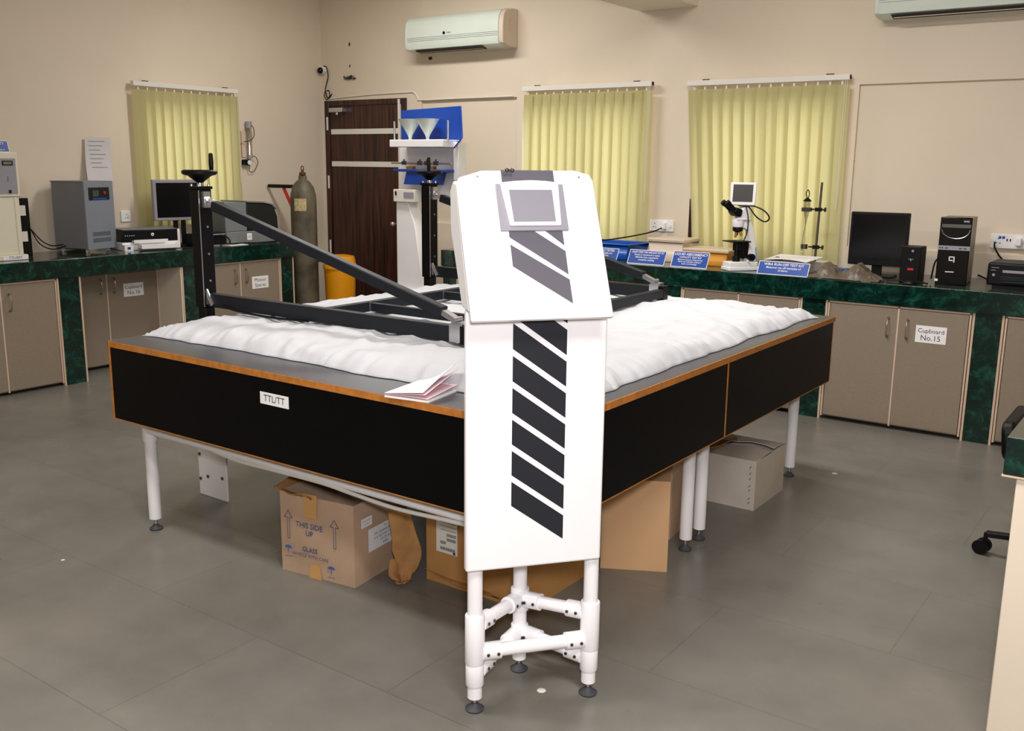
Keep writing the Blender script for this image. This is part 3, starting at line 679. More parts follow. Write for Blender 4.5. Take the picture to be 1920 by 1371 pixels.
flap('torn_flap', (0, .02, .32), (.16, 0, .315), (.02, -.03, .012), 'torn', c1, .008); flap('torn_flap', (.35, .12, .315), (.35, .34, .32), (-.10, .0, -.10), 'torn', c1, .014)
flap('torn_flap', (.35, .34, .32), (0, .34, .32), (0, -.06, .03), 'torn', c1, .01); flap('torn_flap', (0, .34, .32), (0, 0, .32), (-.03, 0, .015), 'torn', c1, .01)
ww = thing('crumpled_wrapping', 'torn strip of brown wrapping paper hanging beside the THIS SIDE UP box', 'packing paper', (-2.26, 2.62, 0))
def crumple(nm, m, par, pts, wd, seed, th=.003):
    vs_ = []; fs = []; n = 5
    for i, p in enumerate(pts):
        for k in range(n+1):
            s_ = k/n-.5; q_ = Vector(p)+Vector((s_*wd[0], s_*wd[1], 0))
            q_ += Vector((noise.noise(q_*26+Vector((seed, 0, 0))), noise.noise(q_*26+Vector((0, seed, 3))), noise.noise(q_*26+Vector((3, 0, seed)))))*.045
            q_.z = max(q_.z, .005); vs_.append(q_)
    for i in range(len(pts)-1):
        for k in range(n): p = i*(n+1)+k; fs.append([p, p+1, p+n+2, p+n+1])
    b = MB(); b.add(vs_, fs); o = b.build(nm, m, par, sub=1); md = o.modifiers.new('s', 'SOLIDIFY'); md.thickness = th; return o
crumple('paper_strip', 'torn', ww, [(-.045, -.10, .29), (-.035, -.085, .24), (-.03, -.075, .19), (-.025, -.07, .14), (-.02, -.07, .09), (-.03, -.07, .05), (-.05, -.08, .02), (-.02, -.09, .008)], (.05, .06), 2)
crumple('paper_strip', 'torn', ww, [(-.07, -.06, .09), (-.06, -.08, .07), (-.05, -.1, .03), (-.03, -.12, .01)], (.03, .06), 7)
# 2: brown box with shipping label
c2 = thing('cardboard_box', 'brown box with a white shipping label directly behind the console base', 'box', (-2.256, 2.62, 0), 0)
b = carton_shape(.47, .42, .37, 'carton_brown', .005, 8); b.add([(0, 0, .37), (.47, 0, .37), (.47, .42, .37), (0, .42, .37)], [(0, 1, 2, 3)]); b.build('carton_body', None, c2, bevel=.006)
b = MB(face_y(.105, -.0062, .215)); b.use('offwhite'); b.box(-.05, .05, -.085, .085, 0, .001); b.use('ink')
b.text('1298', .016, Matrix.Translation((.025, .072, .001)), 'ink', True)
for z in (.045, .035, .02, .005): b.box(-.03, .045, z, z+.0016, .001, .0014)
for r_, (x0, x1, z) in enumerate(((.0, .045, -.012), (.0, .045, -.03), (-.03, -.005, -.045), (-.03, .04, -.068))):
    x = x0
    while x < x1: w__ = random.choice((.0008, .0014, .002)); b.box(x, x+w__, z-.006, z+.006, .001, .0014); x += w__+.0013
b.use('ink'); b.lathe([(.006, .001), (.006, .0014)], Matrix.Translation((.035, -.078, 0)), 12)
b.build('shipping_label', None, c2)
crumple('torn_bottom', 'torn', c2, [(0, -.004, .035), (.12, -.008, .02), (.25, -.01, .028), (.38, -.008, .02)], (.0, .03), 4)
# 3: plain tan box
c3 = thing('cardboard_box', 'plain clean tan box just right of the console base, nearest the twin legs', 'box', (-1.778, 3.104, 0), math.atan2(.122, .228))
b = carton_shape(.259, .30, .368, 'carton_tan', .003, 12); b.T = Matrix(); b.build('carton_body', None, c3, bevel=.002)
flap('flap', (.0, .0, .368), (.259, 0, .368), (0, .14, .012), 'carton_tan', c3, .004); flap('flap', (0, .3, .368), (.259, .3, .368), (0, -.14, .03), 'carton_tan', c3, .004)
# 5: box between legs
c5 = thing('cardboard_box', 'brown box partly hidden behind the twin middle legs of the table', 'box', (-1.99, 3.50, 0), .12)
b = carton_shape(.30, .28, .36, 'carton', .003, 15); b.add([(0, 0, .36), (.3, 0, .36), (.3, .28, .36), (0, .28, .36)], [(0, 1, 2, 3)]); b.build('carton_body', None, c5, bevel=.003)
b = MB(face_y(.24, -.005, .3)); b.box(-.05, .05, -.02, .02, 0, .001); b.build('tape', 'offwhite', c5)
# 4: pale box
c4 = thing('cardboard_box', 'pale stapled box beneath the far right end of the table', 'box', (-1.541, 4.083, 0), 0)
b = carton_shape(.30, .37, .235, 'carton_white', .004, 19); bb = MB(Matrix.Translation((-.30, 0, 0))); bb.mats = b.mats; bb.add(b.v, b.f)
bb.build('carton_body', None, c4, bevel=.004)
flap('flap', (-.30, 0, .236), (0, 0, .236), (0, .19, .008), 'carton_white', c4, .006); flap('flap', (-.30, .37, .236), (0, .37, .236), (0, -.16, .02), 'carton_white', c4, .008)
b = MB(face_y(-.012, -.004, 0)); b.use('hole_dark')
for z in (.03, .05, .09, .11, .145, .17, .2): b.prism([(-.018, z), (-.016, z-.001), (-.008, z+.01), (-.010, z+.011)], 0, .001)
b.build('staples', None, c4)
c6 = thing('torn_cardboard', 'crumpled piece of brown cardboard on top of the pale stapled box', 'cardboard scrap', (-1.77, 4.10, .25))
crumple('torn_piece', 'torn', c6, [(-.06, -.03, .02), (-.02, .0, .035), (.03, .03, .025), (.07, .06, .03)], (.02, .17), 9)

# ------------------------------------------------------------------ left counter things
ZC = .8775
# tensile tester at the far left
tt = thing('cream_test_instrument', 'cream upright test instrument with a grey display panel at the left edge', 'instrument', (-6.62, 3.31, ZC), 0)
T = Matrix.Translation((0, 0, 0))
b = MB(); b.use('cream_plastic'); b.box(-.12, .12, -.14, .14, 0, .035); b.build('base', None, tt, bevel=.005)
b = MB(); b.use('cream_plastic'); b.box(-.09, .10, -.12, .12, .035, .42); b.box(-.09, .105, .085, .1, .04, .42); b.build('lower_body', None, tt, bevel=.004)
b = MB(); b.box(-.09, .11, -.13, .13, .42, .71); b.build('upper_body', 'cream_plastic', tt, bevel=.006)
b = MB(face_x(.111, 0, 0)); b.use('bezel_grey'); b.box(-.11, .11, .44, .67, 0, .003); b.use('black_plastic'); b.box(.02, .09, .625, .655, .003, .006); b.use('lcd_green'); b.box(.028, .082, .631, .649, .006, .0065)
b.use('black_plastic'); b.box(.05, .065, .445, .465, .003, .008)
for k in range(3): b.lathe([(.003, .003), (.003, .005)], Matrix.Translation((.05, .55-.012*k, 0)), 8)
b.build('control_panel', None, tt)
b = MB(face_x(.122, .05, .018)); b.use('paper'); b.box(-.085, .085, -.015, .015, 0, .001); b.text('TTL/ART', .024, Matrix.Translation((0, 0, .001)), 'ink'); b.build('name_label', None, tt)
sg = thing('blue_sign', 'blue sign card standing on top of the cream instrument at the left edge', 'sign', (-6.58, 3.33, ZC+.71), 0)
def sign_mesh(w_, h_, lines, sizes, T, tm='paper'):
    b = MB(T); b.use('sign_blue'); b.box(-w_/2, w_/2, 0, h_, -.002, 0); b.use('paper')
    for (x0, x1, y0, y1) in ((-w_/2, w_/2, 0, .004), (-w_/2, w_/2, h_-.004, h_), (-w_/2, -w_/2+.004, 0, h_), (w_/2-.004, w_/2, 0, h_)): b.box(x0, x1, y0, y1, 0, .0006)
    y = h_-.006
    for t, s_ in zip(lines, sizes):
        y -= s_*.62; b.text(t, s_, Matrix.Translation((0, y, .0004)), 'paper', True, min(1, (w_*.92)/(len(t)*s_*.56))); y -= s_*.42
    return b
b = sign_mesh(.2, .08, ('DRAPABILITY', 'TESTER', 'Measures drapability of', 'cloth and fabric'), (.024, .022, .014, .014), fr((0, 0, 0), (0, 1, 0), (-.35, 0, 1))); b.build('sign_card', None, sg)
b = MB(); b.box(-.07, -.065, -.05, .05, 0, .05); b.prism([(-.068, 0), (0, 0), (-.066, .05)], -.003, .003, fr((0, 0, 0), (1, 0, 0), (0, 0, 1))); b.build('stand', 'sign_blue', sg)
# black power stand behind it
pb = thing('black_fixture', 'tall black fixture with pale wire cut-outs between the cream instrument and grey cabinet', 'fixture', (-6.78, 3.56, ZC), 0)
b = MB(); b.box(-.02, .02, -.04, .06, 0, .40); b.build('upright', 'black_plastic', pb, bevel=.003)
for z in (.10, .28):
    b = MB(); b.box(.02, .028, -.035, .03, z, z+.07); b.build('terminal_plate', 'offwhite', pb)
b = MB(); b.tube([(.03, .05, .19), (.04, .12, .1), (.03, .2, .06), (.0, .3, .06)], .004); b.tube([(.03, .05, .19), (.05, .1, .08), (.04, .2, .035), (.0, .32, .05)], .004); b.build('cable', 'black_plastic', pb)
# UPS cabinet
up = thing('power_cabinet', 'grey power cabinet on castors with a blue display window on the left counter', 'power supply', (-6.80, 4.03, ZC), math.atan2(.10, .34))
b = MB(); b.use('ups_side'); b.box(-.125, .165, -.14, .14, .03, .51); b.build('body', None, up, bevel=.004)
b = MB(); b.use('ups_grey'); b.box(.165, .178, -.145, .145, .026, .515); b.use('shadow_slot')
for r_ in (0, 1):
    for k in range(22): b.box(.178, .1785, -.09+k*.0083, -.09+k*.0083+.004, .075+r_*.045, .105+r_*.045)
b.build('front_panel', None, up, bevel=.003)
b = MB(face_x(.1785, 0, 0)); b.use('copier_dark'); b.box(-.105, .10, .38, .47, 0, .003); b.use('lcd_dark'); b.box(-.07, -.01, .405, .45, .003, .006); b.use('sign_blue'); b.box(-.07, .07, .383, .395, .003, .006); b.use('orange_led'); b.lathe([(.011, .003), (.011, .008)], Matrix.Translation((.05, .432, 0)), 12); b.build('display_window', None, up)
for x in (-.09, .13):
    for y in (-.1, .1):
        b = MB(); b.cyl((x, y-.01, .014), (x, y+.01, .014), .014, n=14); b.box(x-.008, x+.008, y-.004, y+.004, .02, .032); b.build('castor', 'offwhite', up)
b = MB(); b.box(-.13, .17, -.145, .145, .51, .516); b.build('top_lid', 'ups_grey', up)
ps = thing('paper_sheet', 'curling white printed sheet pinned to the wall above the grey power cabinet', 'paper', (L+.01, 4.27, 1.40), 0)
b = MB(); vs_ = []; fs = []
for j in range(13):
    t = j/12
    for i in range(5): u = i/4; vs_.append((.012+.05*t*t*(1)+.02*(1-t)**2*u*0, -.09+.21*u+.03*(.5-t), .33*(1-t)-.02))
for j in range(12):
    for i in range(4): p = j*5+i; fs.append([p, p+1, p+6, p+5])
b.use('paper_sheet'); b.add(vs_, fs); b.use('ink_grey')
o = b.build('sheet', None, ps)
b = MB(); b.use('ink_blue'); 
for k in range(7):
    z = .28-.032*k; x = .0135+.05*((.31-z)/.33)**2+.0015; b.box(x, x+.0006, -.05, .08-.02*(k % 3), z, z+.0022)
b.build('print_lines', None, ps)
# printer
pr = thing('inkjet_printer', 'black and white desktop printer with its paper trays out, right of the grey cabinet', 'printer', (-6.68, 4.46, ZC), -.22)
b = MB(); b.use('black_plastic'); b.box(-.15, .12, -.21, .23, .06, .15); b.use('white_powder'); b.box(-.15, .125, -.215, .235, .0, .06); b.box(-.14, .126, .215, .235, .05, .15); b.build('body', None, pr, bevel=.006)
b = MB(); b.box(-.14, .12, -.2, .21, .15, .156); b.build('lid', 'copier_grey', pr, bevel=.003)
b = MB(); b.use('white_powder'); b.box(.12, .20, -.10, .20, .012, .022); b.box(.195, .203, -.1, .2, .012, .045); b.box(.12, .20, -.1, -.092, .012, .045); b.box(.12, .2, .192, .2, .012, .045); b.build('output_tray', None, pr, bevel=.002)
b = MB(); b.box(.12, .165, -.14, .12, .065, .072); b.box(.16, .166, -.14, .12, .055, .08); b.build('paper_guide', 'white_powder', pr)
b = MB(face_x(.1265, 0, 0)); b.use('paper'); b.lathe([(.012, 0), (.012, .001)], Matrix.Translation((.02, .115, -.0055)), 16); b.text('hp', .014, Matrix.Translation((.02, .115, -.004)), 'ink', True)
for k in range(5): b.box(-.19+.016*k, -.182+.016*k, .108, .112, -.006, -.004)
b.build('badge', None, pr)
b = MB(); b.use('white_powder'); b.box(.12, .17, -.215, -.15, .0, .045); b.use('sign_blue'); b.box(.17, .1705, -.195, -.17, .012, .03); b.build('card_slot', None, pr, bevel=.003)
# monitor, desktop behind the column
mo = thing('silver_monitor', 'silver-framed flat monitor with a black screen in front of the left blind', 'monitor', (-6.72, 4.82, ZC), -.18)
b = MB(); b.use('bezel_grey'); b.box(-.02, .02, -.215, .215, .20, .52); b.build('housing', None, mo, bevel=.006)
b = MB(); b.box(.02, .0215, -.19, .19, .225, .495); b.build('screen', 'black_gloss', mo)
b = MB(); b.box(-.02, .0, -.05, -.015, .01, .22); b.box(-.02, .0, .015, .05, .01, .22); b.box(-.09, .09, -.1, .1, 0, .012); b.build('stand', 'black_plastic', mo, bevel=.003)
de = thing('desktop_computer', 'flat black desktop computer lying on the counter right of the printer', 'computer', (-6.60, 4.95, ZC), -.04)
b = MB(); b.use('black_plastic'); b.box(-.02, .12, -.15, .12, .0, .1); b.use('bezel_grey'); b.box(.12, .124, -.15, .12, .0, .008); b.box(.12, .124, -.15, .12, .085, .095); b.box(.12, .124, -.15, -.14, 0, .095); b.build('case', None, de, bevel=.003)
# copier
cp = thing('laboratory_oven', 'grey bench instrument with a dark curved hood beside the gas cylinder', 'instrument', (-6.66, 5.36, ZC), 0)
b = MB(); b.use('copier_grey'); b.box(-.17, .17, -.27, .28, .0, .10); b.build('base', None, cp, bevel=.006)
b = MB(); prof = [(-.27, .10), (-.05, .10), (-.05, .335), (-.27, .345)]; b.prism([(x, z) for x, z in prof], -.17, .16, fr((0, 0, 0), (0, 1, 0), (0, 0, 1))); b.build('side_housing', 'copier_grey', cp, bevel=.006)
b = MB(); prof = [(-.05, .10), (.28, .10), (.275, .21), (.25, .27), (.20, .31), (.12, .325), (-.05, .335)]; b.prism(prof, -.16, .165, fr((0, 0, 0), (0, 1, 0), (0, 0, 1))); b.build('hood', 'copier_dark', cp, bevel=.01, seg=3)
b = MB(); b.prism([(-.05, .336), (-.05, .345), (.13, .338), (.22, .318), (.27, .275), (.262, .27), (.21, .311), (.12, .328)], -.17, .172, fr((0, 0, 0), (0, 1, 0), (0, 0, 1))); b.build('hood_rim', 'copier_grey', cp)
b = MB(face_x(.171, -.04, .055)); b.use('paper'); b.box(-.025, .025, -.028, .028, 0, .001); b.text('M-2', .016, Matrix.Translation((0, 0, .001))); b.build('label', None, cp)
for k, (pts, lb) in enumerate(((((-6.5, 4.98, .885), (-6.42, 5.1, .89), (-6.45, 5.25, .885), (-6.4, 5.4, .884), (-6.42, 5.55, .884)), 'black cable trailing along the edge of the left counter before the grey instrument'),
                               (((-6.52, 4.95, .89), (-6.46, 4.99, .96), (-6.44, 5.06, .94), (-6.47, 5.1, .89), (-6.5, 5.03, .885), (-6.45, 5.12, .885)), 'coiled black cable right of the near hand-wheel column on the left counter'))):
    b = MB(); b.tube(pts, .006); tag(b.build('cable', 'black_plastic'), lb, 'cable')
b = MB(); b.box(-6.48, -6.36, 5.02, 5.2, ZC+.001, ZC+.006); tag(b.build('paper_sheet', 'paper'), 'small pale sheet of paper under cables on the left counter', 'paper')

# sockets
def socket(label, T, w_, h_, plug=0, usb=False):
    r = thing('wall_socket', label, 'socket', T.translation)
    b = MB(T); b.box(-w_/2, w_/2, -h_/2, h_/2, 0, .012); b.build('face_plate', 'white_powder', r, bevel=.003, world=True)
    b = MB(T); b.use('hole_dark')
    for x, y in ((0, .014), (-.01, -.012), (.01, -.012)): b.lathe([(.004, .012), (.004, .0125)], Matrix.Translation((-w_/2+.045+x, y, 0)), 10)
    b.build('pin_holes', None, r, world=True)
    b = MB(T); b.box(w_/2-.03, w_/2-.012, -.012, .012, .012, .017); b.build('switch', 'offwhite', r, world=True, bevel=.002)
    if plug:
        b = MB(T); b.box(plug-.016, plug+.016, -.024, .024, .012, .045); b.build('plug', 'white_powder', r, world=True, bevel=.004)
    return r
socket('small white socket on the left wall between grey cabinet and blind', face_x(L, 4.50, 1.11), .085, .085)
socket('white socket with a plug on the wall pillar between the two back blinds', face_y(-3.365, W, 1.105), .20, .085, .03)
s3 = socket('white socket plate with blue USB ports at the right edge above the black printer', face_y(-1.0, W, 1.115), .20, .09, .06)
b = MB(face_y(-1.0, W, 1.115)); b.use('sign_blue'); b.box(-.055, -.04, .015, .03, .012, .0135); b.box(-.035, -.02, .015, .03, .012, .0135); b.use('hole_dark'); b.box(-.01, -.003, .0, .016, .012, .0135); b.box(.008, .015, .0, .016, .012, .0135); b.build('usb_ports', None, s3, world=True)
# gas flow meter on left wall
gm = thing('flow_meter', 'glass tube flow meter with a dial on the left wall right of the blind', 'flow meter', (L, 5.7, 1.7))
T = face_x(L, 5.71, 1.70)
b = MB(T); b.box(-.055, -.01, -.12, .12, 0, .01); b.box(-.01, .05, -.19, -.08, 0, .01); b.build('back_plate', 'frosted', gm, world=True)
b = MB(T); b.lathe([(.022, -.10), (.022, .15)], Matrix.Translation((.02, 0, .035)) @ Matrix.Rotation(-PI/2, 4, 'X') @ Matrix.Rotation(0, 4, 'Z'), 16); 
b = MB(T); b.cyl((.02, -.10, .035), (.02, .13, .035), .022); b.build('glass_tube', 'clear_glass', gm, world=True)
b = MB(T); b.cyl((.02, .13, .035), (.02, .185, .035), .027); b.build('upper_cap', 'bezel_grey', gm, world=True); b = MB(T); b.cyl((.02, -.13, .035), (.02, -.10, .035), .024); b.build('lower_cap', 'bezel_grey', gm, world=True)
b = MB(T); b.cyl((-.05, -.12, .012), (-.05, .1, .012), .004); b.build('copper_pipe', 'brass', gm, world=True)
b = MB(T); b.box(-.055, -.01, -.185, -.14, .01, .05); b.cyl((-.005, -.165, .01), (-.005, -.165, .05), .026); b.build('regulator', 'black_plastic', gm, world=True, bevel=.003)
b = MB(T); b.cyl((-.002, -.165, .05), (-.002, -.165, .053), .02); b.build('dial', 'paper', gm, world=True)
b = MB(T); b.tube([(.03, .15, .06), (.06, .13, .05), (.06, .06, .05), (.0, .02, .06), (-.04, .01, .03)], .003); b.tube([(.03, -.11, .05), (.08, -.12, .04), (.10, -.17, .04), (.06, -.24, .03), (.01, -.24, .03), (0, -.19, .05)], .003)
b.tube([(-.05, .0, .02), (-.09, -.06, .012), (-.09, -.2, .012), (-.12, -.32, .012), (-.09, -.45, .012), (-.05, -.55, .014), (-.03, -.66, .014)], .003); b.build('tubing', 'black_plastic', gm, world=True)

# cylinder, trolley, bin
gc = thing('gas_cylinder', 'tall worn green-grey gas cylinder with a brass valve by the dark door', 'gas cylinder', (-6.46, 5.90, 0))
b = MB(); b.lathe([(.105, .01), (.112, .03), (.112, 1.22), (.108, 1.27), (.092, 1.33), (.062, 1.375), (.036, 1.395), (.034, 1.43), (.0001, 1.43)], n=32); b.build('tank', 'cyl_paint', gc)
b = MB(); b.lathe([(.02, 1.43), (.028, 1.435), (.028, 1.455), (.012, 1.46), (.012, 1.475), (.0001, 1.476)], n=16); b.cyl((0, 0, 1.445), (.04, -.03, 1.445), .01); b.build('valve', 'rust', gc)
b = MB(); b.tube([(.016*math.cos(t*PI/5), .0, 1.492+.018*math.sin(t*PI/5)) for t in range(11)], .004); b.build('lifting_ring', 'rust', gc)
def wrapsheet(b, r, a0, a1, z0, z1):
    n = 8; vs_ = []; fs = []
    for k in range(n+1): a = a0+(a1-a0)*k/n; vs_ += [(r*math.cos(a), r*math.sin(a), z0), (r*math.cos(a), r*math.sin(a), z1)]
    for k in range(n): p = 2*k; fs.append([p, p+2, p+3, p+1])
    b.add(vs_, fs)
b = MB(); wrapsheet(b, .1135, math.radians(-85), math.radians(-30), 1.13, 1.235); b.build('worn_label', 'sticker', gc)
tr = thing('cylinder_trolley', 'orange-red trolley frame with a black grip handle behind the gas cylinder', 'trolley', (-6.62, 5.96, 0))
b = MB(); b.cyl((-.33, -.02, 1.33), (.02, .03, 1.33), .016); b.build('grip_bar', 'black_plastic', tr)
b = MB(); b.bar((-.17, .01, 1.32), (.03, .01, 1.0), .03, .012, (0, 1, 0)); b.bar((.03, .03, 1.06), (.03, .03, .08), .025, .025); b.bar((.25, .03, .79), (.25, .03, .68), .025, .02); b.bar((.03, .03, .69), (.25, .03, .69), .02, .02); b.box(.0, .22, .04, .08, .0, .008); b.build('frame', 'red_paint', tr)
b = MB(); b.cyl((-.06, .08, .08), (-.02, .08, .08), .08, n=24); b.build('wheel', 'rubber', tr)
yb = thing('yellow_bin', 'round yellow plastic bin with lid between gas cylinder and dark door', 'bin', (-6.185, 6.05, 0))
b = MB(); b.lathe([(.115, 0), (.12, .02), (.138, .63), (.138, .64)], n=36); b.build('bucket', 'yellow_plastic', yb)
b = MB(); b.lathe([(.147, .635), (.147, .655), (.141, .665), (.138, .70), (.125, .74), (.07, .75), (.0001, .752)], n=36); b.build('lid', 'yellow_plastic', yb)

# ------------------------------------------------------------------ crease tester stand
ct = thing('drape_test_stand', 'tall white test stand with blue hood and two white funnels by the dark door', 'test stand', (-5.0, 5.80, 0))
b = MB(); b.box(-.24, .12, -.12, .14, 0, .56); b.build('base_cabinet', 'white_powder', ct, bevel=.008)
b = MB(); b.prism([(-.21, .56), (.07, .56), (.03, .80), (-.02, 1.08), (-.09, 1.25), (-.09, 1.32), (-.21, 1.32)], -.04, .08, fr((0, 0, 0), (1, 0, 0), (0, 0, 1))); b.build('pillar', 'white_powder', ct, bevel=.006)
b = MB(); b.box(-.22, .0, -.1, -.02, 1.25, 1.345); b.build('control_box', 'offwhite', ct, bevel=.003)
b = MB(); b.use('bezel_grey'); b.box(-.11, -.01, -.104, -.1, 1.285, 1.325); b.use('black_plastic'); b.box(-.2, -.185, -.104, -.1, 1.3, 1.33); b.build('display', None, ct)
b = MB(); b.box(-.31, .30, .08, .10, 1.25, 1.665); b.box(.30, .35, .0, .10, 1.42, 1.70); b.build('back_panel', 'white_powder', ct, bevel=.004)
b = MB(); b.box(-.235, .30, -.12, .1, 1.665, 1.72); b.build('funnel_shelf', 'white_powder', ct, bevel=.004)
b = MB(); b.prism([(-.2, 1.72), (.38, 1.72), (.41, 1.70), (.46, 1.76), (.42, 1.975), (-.19, 1.95)], .10, .12, fr((0, 0, 0), (1, 0, 0), (0, 0, 1))); 
b = MB(); vs_ = [(-.30, .10, 1.72), (.30, .10, 1.72), (.30, .10, 1.97), (-.30, .10, 1.95), (.335, -.03, 1.655), (.395, .0, 1.735)]
b.add(vs_, [(0, 1, 2, 3), (1, 4, 5, 2)]); o = b.build('hood', 'blue_paint', ct); md = o.modifiers.new('s', 'SOLIDIFY'); md.thickness = .01
for x in (-.10, .075):
    b = MB(); b.lathe([(.012, 1.66), (.014, 1.74), (.022, 1.76), (.088, 1.87), (.092, 1.875), (.085, 1.872), (.018, 1.765), (.009, 1.74)], Matrix.Translation((x, -.03, 0)), 28); b.build('funnel', 'ac_white', ct)
for x in (-.235, .30):
    b = MB(); b.cyl((x, -.06, 1.72), (x, -.06, 1.86), .008); b.build('rod', 'steel', ct)
b = MB(); b.cyl((-.27, -.06, 1.545), (.33, -.06, 1.545), .006); b.build('cross_rod', 'steel', ct)
for x in (-.14, .02, .09, .18):
    b = MB(); b.box(x-.014, x+.014, -.075, -.045, 1.532, 1.56); b.cyl((x, -.06, 1.56), (x, -.06, 1.575), .007); b.build('clamp', 'dark_steel', ct)
b = MB(); b.box(-.22, .31, -.1, .08, 1.48, 1.50); b.build('blue_tray', 'blue_paint', ct, bevel=.003)
b = MB(); b.prism([(-.09, 1.48), (.22, 1.48), (.19, 1.385), (-.12, 1.385)], -.02, .09, fr((0, 0, 0), (1, 0, 0), (0, 0, 1))); b.build('blue_bracket', 'blue_paint', ct)
for x in (-.07, .14):
    b = MB(); b.box(x-.03, x+.03, -.08, -.04, 1.50, 1.522); b.build('specimen_holder', 'brass', ct)

# ------------------------------------------------------------------ back wall things
def ac(label, x0, x1):
    r = thing('air_conditioner', label, 'air conditioner', ((x0+x1)/2, W, 2.46)); T = fr((0, 0, 0), (0, -1, 0), (0, 0, 1))
    prof = [(0, .0), (.06, 0), (.135, .006), (.192, .022), (.204, .05), (.205, .16), (.195, .235), (.16, .28), (.07, .30), (0, .30)]   # (out from wall, up)
    hw_ = (x1-x0)/2
    def ext(b, pr, a0, a1, dx=0):
        n = len(pr); vs_ = [(a0, -p, z) for p, z in pr]+[(a1, -p, z) for p, z in pr]
        b.add(vs_, [list(range(n)), [i+n for i in range(n)][::-1]]+[[i, i+n, (i+1) % n+n, (i+1) % n] for i in range(n)])
    b = MB(); ext(b, prof, -hw_+.03, hw_-.045); b.build('body', 'ac_white', r, ang=50)
    b = MB(); ext(b, [(p*.985, z*.985+.002) for p, z in prof], hw_-.045, hw_); b.build('end_cover', 'ac_side', r, bevel=.006, ang=50); b = MB(); ext(b, [(p*.985, z*.985+.002) for p, z in prof], -hw_, -hw_+.03); b.build('end_cover', 'ac_white', r, bevel=.006, ang=50)
    b = MB(); b.use('shadow_slot'); vs_ = [(-hw_+.1, -.11, .001), (hw_-.22, -.11, .001), (hw_-.22, -.180, .0165), (-hw_+.1, -.180, .0165)]; b.add(vs_+[(x, y, z+.004) for x, y, z in vs_], [(0, 1, 2, 3), (4, 5, 6, 7), (0, 1, 5, 4), (1, 2, 6, 5), (2, 3, 7, 6), (3, 0, 4, 7)])
    b.T = Matrix.Translation((0, -.002, -.003)); b.v = []; b.f = []; b.m = []; b.add(vs_+[(x, y, z-.003) for x, y, z in vs_], [(0, 1, 2, 3), (4, 5, 6, 7), (0, 1, 5, 4), (1, 2, 6, 5), (2, 3, 7, 6), (3, 0, 4, 7)])
    b.build('air_outlet', None, r)
    b = MB(); b.box(-hw_+.11, hw_-.23, -.15, -.142, -.003, .002); b.build('louvre', 'lip', r)
    for z in (.085, .098, .111):
        b = MB(); b.box(-hw_+.03, hw_-.045, -.2068, -.2045, z, z+.002); b.build('front_groove', 'copier_grey', r)
    b = MB(face_y(-hw_*.1, -.2062, .135)); b.use('dark_steel'); b.lathe([(.011, 0), (.013, .001), (.013, .002), (.008, .002), (.008, 0)], Matrix.Translation((-.03, 0, 0)), 18); b.text('ONIDA', .014, Matrix.Translation((.02, 0, .001)), 'dark_steel'); b.build('badge', None, r)
    b = MB(face_x(hw_+.001, -.10, .16)); b.box(-.015, .02, -.04, .06, 0, .001); b.build('side_label', 'frosted', r)
ac('split air conditioner on the back wall above the blue hooded test stand', -5.75, -4.72)
ac('split air conditioner cut off by the top right corner of the photo', -1.87, -.80)
b = MB(); r = thing('wall_speaker_hole', 'small round black camera with a loose wire high in the room corner', 'camera', (-6.93, W-.01, 2.39))
b = MB(); b.cyl((-6.93, W, 2.39), (-6.93, W-.05, 2.385), .036); b.build('mount', 'white_powder', r, world=True)
b = MB(); b.ball((-6.93, W-.055, 2.38), .03); b.build('lens_ball', 'black_gloss', r, world=True)
b = MB(); b.tube([(-6.92, W-.03, 2.42), (-6.885, W-.02, 2.41), (-6.875, W-.012, 2.33), (-6.90, W-.012, 2.26), (-6.915, W-.012, 2.21), (-6.90, W-.012, 2.15), (-6.87, W-.014, 2.13), (-6.83, W-.014, 2.17)], .005)
b.tube([(-6.915, W-.014, 2.2), (-6.93, W-.014, 2.16), (-6.90, W-.016, 2.12), (-6.86, W-.014, 2.15), (-6.87, W-.012, 2.20), (-6.90, W-.012, 2.2)], .004); b.build('wire', 'black_plastic', r, world=True)
r.name = 'security_camera'
b = MB(); b.tube([(-6.90, W-.008, 2.125), (-6.7, W-.008, 2.135), (-6.3, W-.008, 2.15), (-5.9, W-.008, 2.155), (-5.82, W-.008, 2.15), (-5.77, W-.008, 2.10), (-5.74, W-.008, 2.085), (-5.3, W-.008, 2.087), (-4.75, W-.008, 2.088)], .006); tag(b.build('wall_cable', 'offwhite'), 'thin pale cable clipped over the dark door and along the wall recess', 'cable')
hk = thing('hook_bracket', 'small dark broken bracket in the plaster above the dark door', 'bracket', (-6.6, W, 2.31))
b = MB(face_y(-6.6, W, 2.31)); b.tube([(-.07, .01, .01), (-.05, -.005, .02), (0, .0, .025), (.04, .01, .02), (.055, -.015, .015), (.075, -.012, .008)], .007); b.tube([(-.06, -.01, .01), (0, -.015, .015), (.06, -.005, .012)], .006); b.box(-.05, .05, -.012, .004, 0, .012); b.build('twisted_strap', 'dark_steel', hk, world=True)
for z, s_ in ((2.60, 1.4), (2.41, 1.)):
    b = MB(face_y(-6.60, W, z)); b.prism([(-.006*s_, -.012*s_), (.005*s_, -.009*s_), (.006*s_, .012*s_), (-.004*s_, .009*s_)], .0, .004); tag(b.build('wall_plug', 'hole_dark'), 'dark %s plug hole in the wall above the door bracket' % ('upper' if z > 2.5 else 'lower'), 'wall plug')
b = MB(); b.cyl((-5.63, W, 2.43), (-5.63, W-.02, 2.425), .012); tag(b.build('drain_outlet', 'hole_dark'), 'small dark drain hole under the left end of the air conditioner', 'drain hole')

